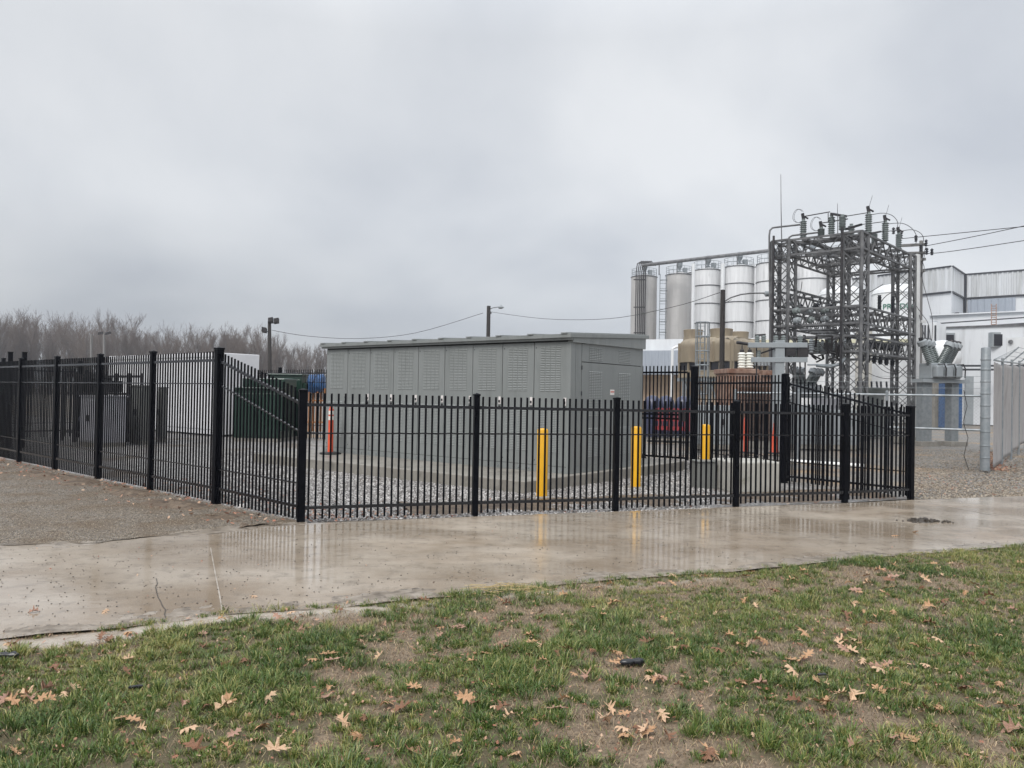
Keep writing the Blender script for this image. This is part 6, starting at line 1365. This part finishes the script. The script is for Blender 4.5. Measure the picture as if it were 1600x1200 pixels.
def s2():
    while True:
        q = gnd(random.uniform(-20, 470), random.uniform(712, 850), 0)
        if q.y > np.interp(q.x, [p.x for p in FAR], [p.y for p in FAR])+abs(random.gauss(0, .03)) and (q-F0).dot(Vector((.66, .75, 0))) < -.03: return q.x, q.y, .008
stones('loose_gravel', 22000, s2, 'brown crushed stones on the lot left of the tall fence', .004, .011, M['stone_b'])
def s3():
    while True:
        q = gnd(random.uniform(1420, 1620), random.uniform(700, 776), 0); return q.x, q.y, -.055
stones('loose_gravel', 9000, s3, 'grey stones on the verge in front of the chain-link fence', .012, .03, M['stone_b'])
def s4():
    q = gnd(random.uniform(0, 1600), random.uniform(790, 960), 0)
    while not (edge_d(np.array(q.x), np.array(q.y)) < -.05 and q.y < np.interp(q.x, [p.x for p in FAR], [p.y for p in FAR])-.03): q = gnd(random.uniform(0, 1600), random.uniform(785, 980), 0)
    return q.x, q.y, .004
stones('path_grit', 1500, s4, 'small dark pebbles and grit scattered over the wet pavement', .0025, .010, M['stone_dark'])
for px, py in ((32, 869), (36, 873), (42, 881), (53, 880), (70, 879), (208, 905), (103, 870), (44, 978)): pass

# dirt clod, straw clump, black scraps
q = gnd(1441, 815); m = MB()
random.seed(3)
for k in range(70):
    a = random.gauss(0, .11); c = random.gauss(0, .05); f = .35+.75*math.exp(-(a*a+c*c)*90)*random.uniform(.5, 1.1); m.lathe(q+Vector((a*1.7, c, -.004)), [(.035*f, 0), (.042*f*random.uniform(.6, 1.3), .014*f), (.024*f, .05*f*random.uniform(.5, 1.6)), (.003, .065*f)], 6)
m.lathe(q+Vector((0, 0, .001)), [(.13, 0), (.10, .008), (.01, .014)], 11); tag(m.build('mud_clod', 'mud', None), 'dark clump of wet mud on the pavement near the right end of the fence', 'mud')
q = gnd(800, 922); m = MB()
for k in range(130):
    c = q+Vector((random.gauss(0, .16), random.gauss(.02, .07), -.012+random.uniform(0, .035))); a = random.gauss(0, .6); l = random.uniform(.05, .12); m.tube(c-Vector((math.cos(a), math.sin(a), random.uniform(-.15, .15)))*l, c+Vector((math.cos(a), math.sin(a), 0))*l, .0022, n=3)
tag(m.build('straw_clump', 'straw'), 'yellow clump of dry straw at the lawn edge of the pavement', 'straw')
for k, (px, py, sx, lab) in enumerate(((988, 1046, .085, 'crumpled black plastic scrap in the grass, right of centre'), (12, 1032, .07, 'black plastic scrap at the left edge of the lawn'), (212, 1087, .04, 'small black scrap in the grass at lower left'), (1284, 1067, .03, 'small dark scrap in the grass at lower right'))):
    q = gnd(px, py); z = float(lawn_z(np.array(q.x), np.array(q.y))); m = MB(); m.lathe((q.x, q.y, z+.02), [(.002, -1), (.25, -.8), (.3, -.2), (.22, .1), (.34, .5), (.2, .8), (.002, 1)], 10, axis=(1, .1, .05))
    m.v = [(q.x+(v[0]-q.x)*sx, q.y+(v[1]-q.y)*sx+.006*math.sin(v[0]*9), z+.03+(v[2]-z-.02)*sx*.9) for v in m.v]; tag(m.build('plastic_scrap', 'litter_plastic', None, smooth=True), lab, 'litter', 'black scraps in the lawn')
q = gnd(530, 736, -.01); tag(MB().add([q+Vector((-.09, 0, 0)), q+Vector((.09, .02, 0)), q+Vector((.0, .06, .19)), q+Vector((-.09, .02, 0)), q+Vector((.09, .04, 0)), q+Vector((0, .075, .19))], [(0, 1, 2), (5, 4, 3), (0, 2, 5, 3), (1, 4, 5, 2), (0, 3, 4, 1)]).build('paper_scrap', 'label_white'), 'small pale triangular scrap leaning against the pad near the orange traffic post', 'litter')
q = gnd(378, 793, .0); tag(MB().lathe(q+Vector((0, 0, .01)), [(.01, -.08), (.05, -.05), (.045, .03), (.06, .06), (.01, .09)], 8, axis=(1, .2, .1)).build('paper_scrap', 'label_white', None, smooth=True), 'crumpled white scrap at the foot of the sloping left fence panel', 'litter')

# ------------------------------------------------------------------ damp air between here and the far things
hz = MB().boxv((-420, -50, -1.2), (840, 0, 0), (0, 420, 0), (0, 0, 32)).build('haze', 'black'); hz['kind'] = 'stuff'
hm = bpy.data.materials.new('drizzle_haze'); hm.use_nodes = True; t = hm.node_tree; t.nodes.clear(); ho = N(t, 'ShaderNodeOutputMaterial'); hv = N(t, 'ShaderNodeVolumePrincipled')
hv.inputs['Color'].default_value = (0.86, 0.90, 0.98, 1); hv.inputs['Density'].default_value = 0.0007; hv.inputs['Anisotropy'].default_value = .2; L(t, hv.outputs[0], ho.inputs['Volume']); hz.data.materials.clear(); hz.data.materials.append(hm)
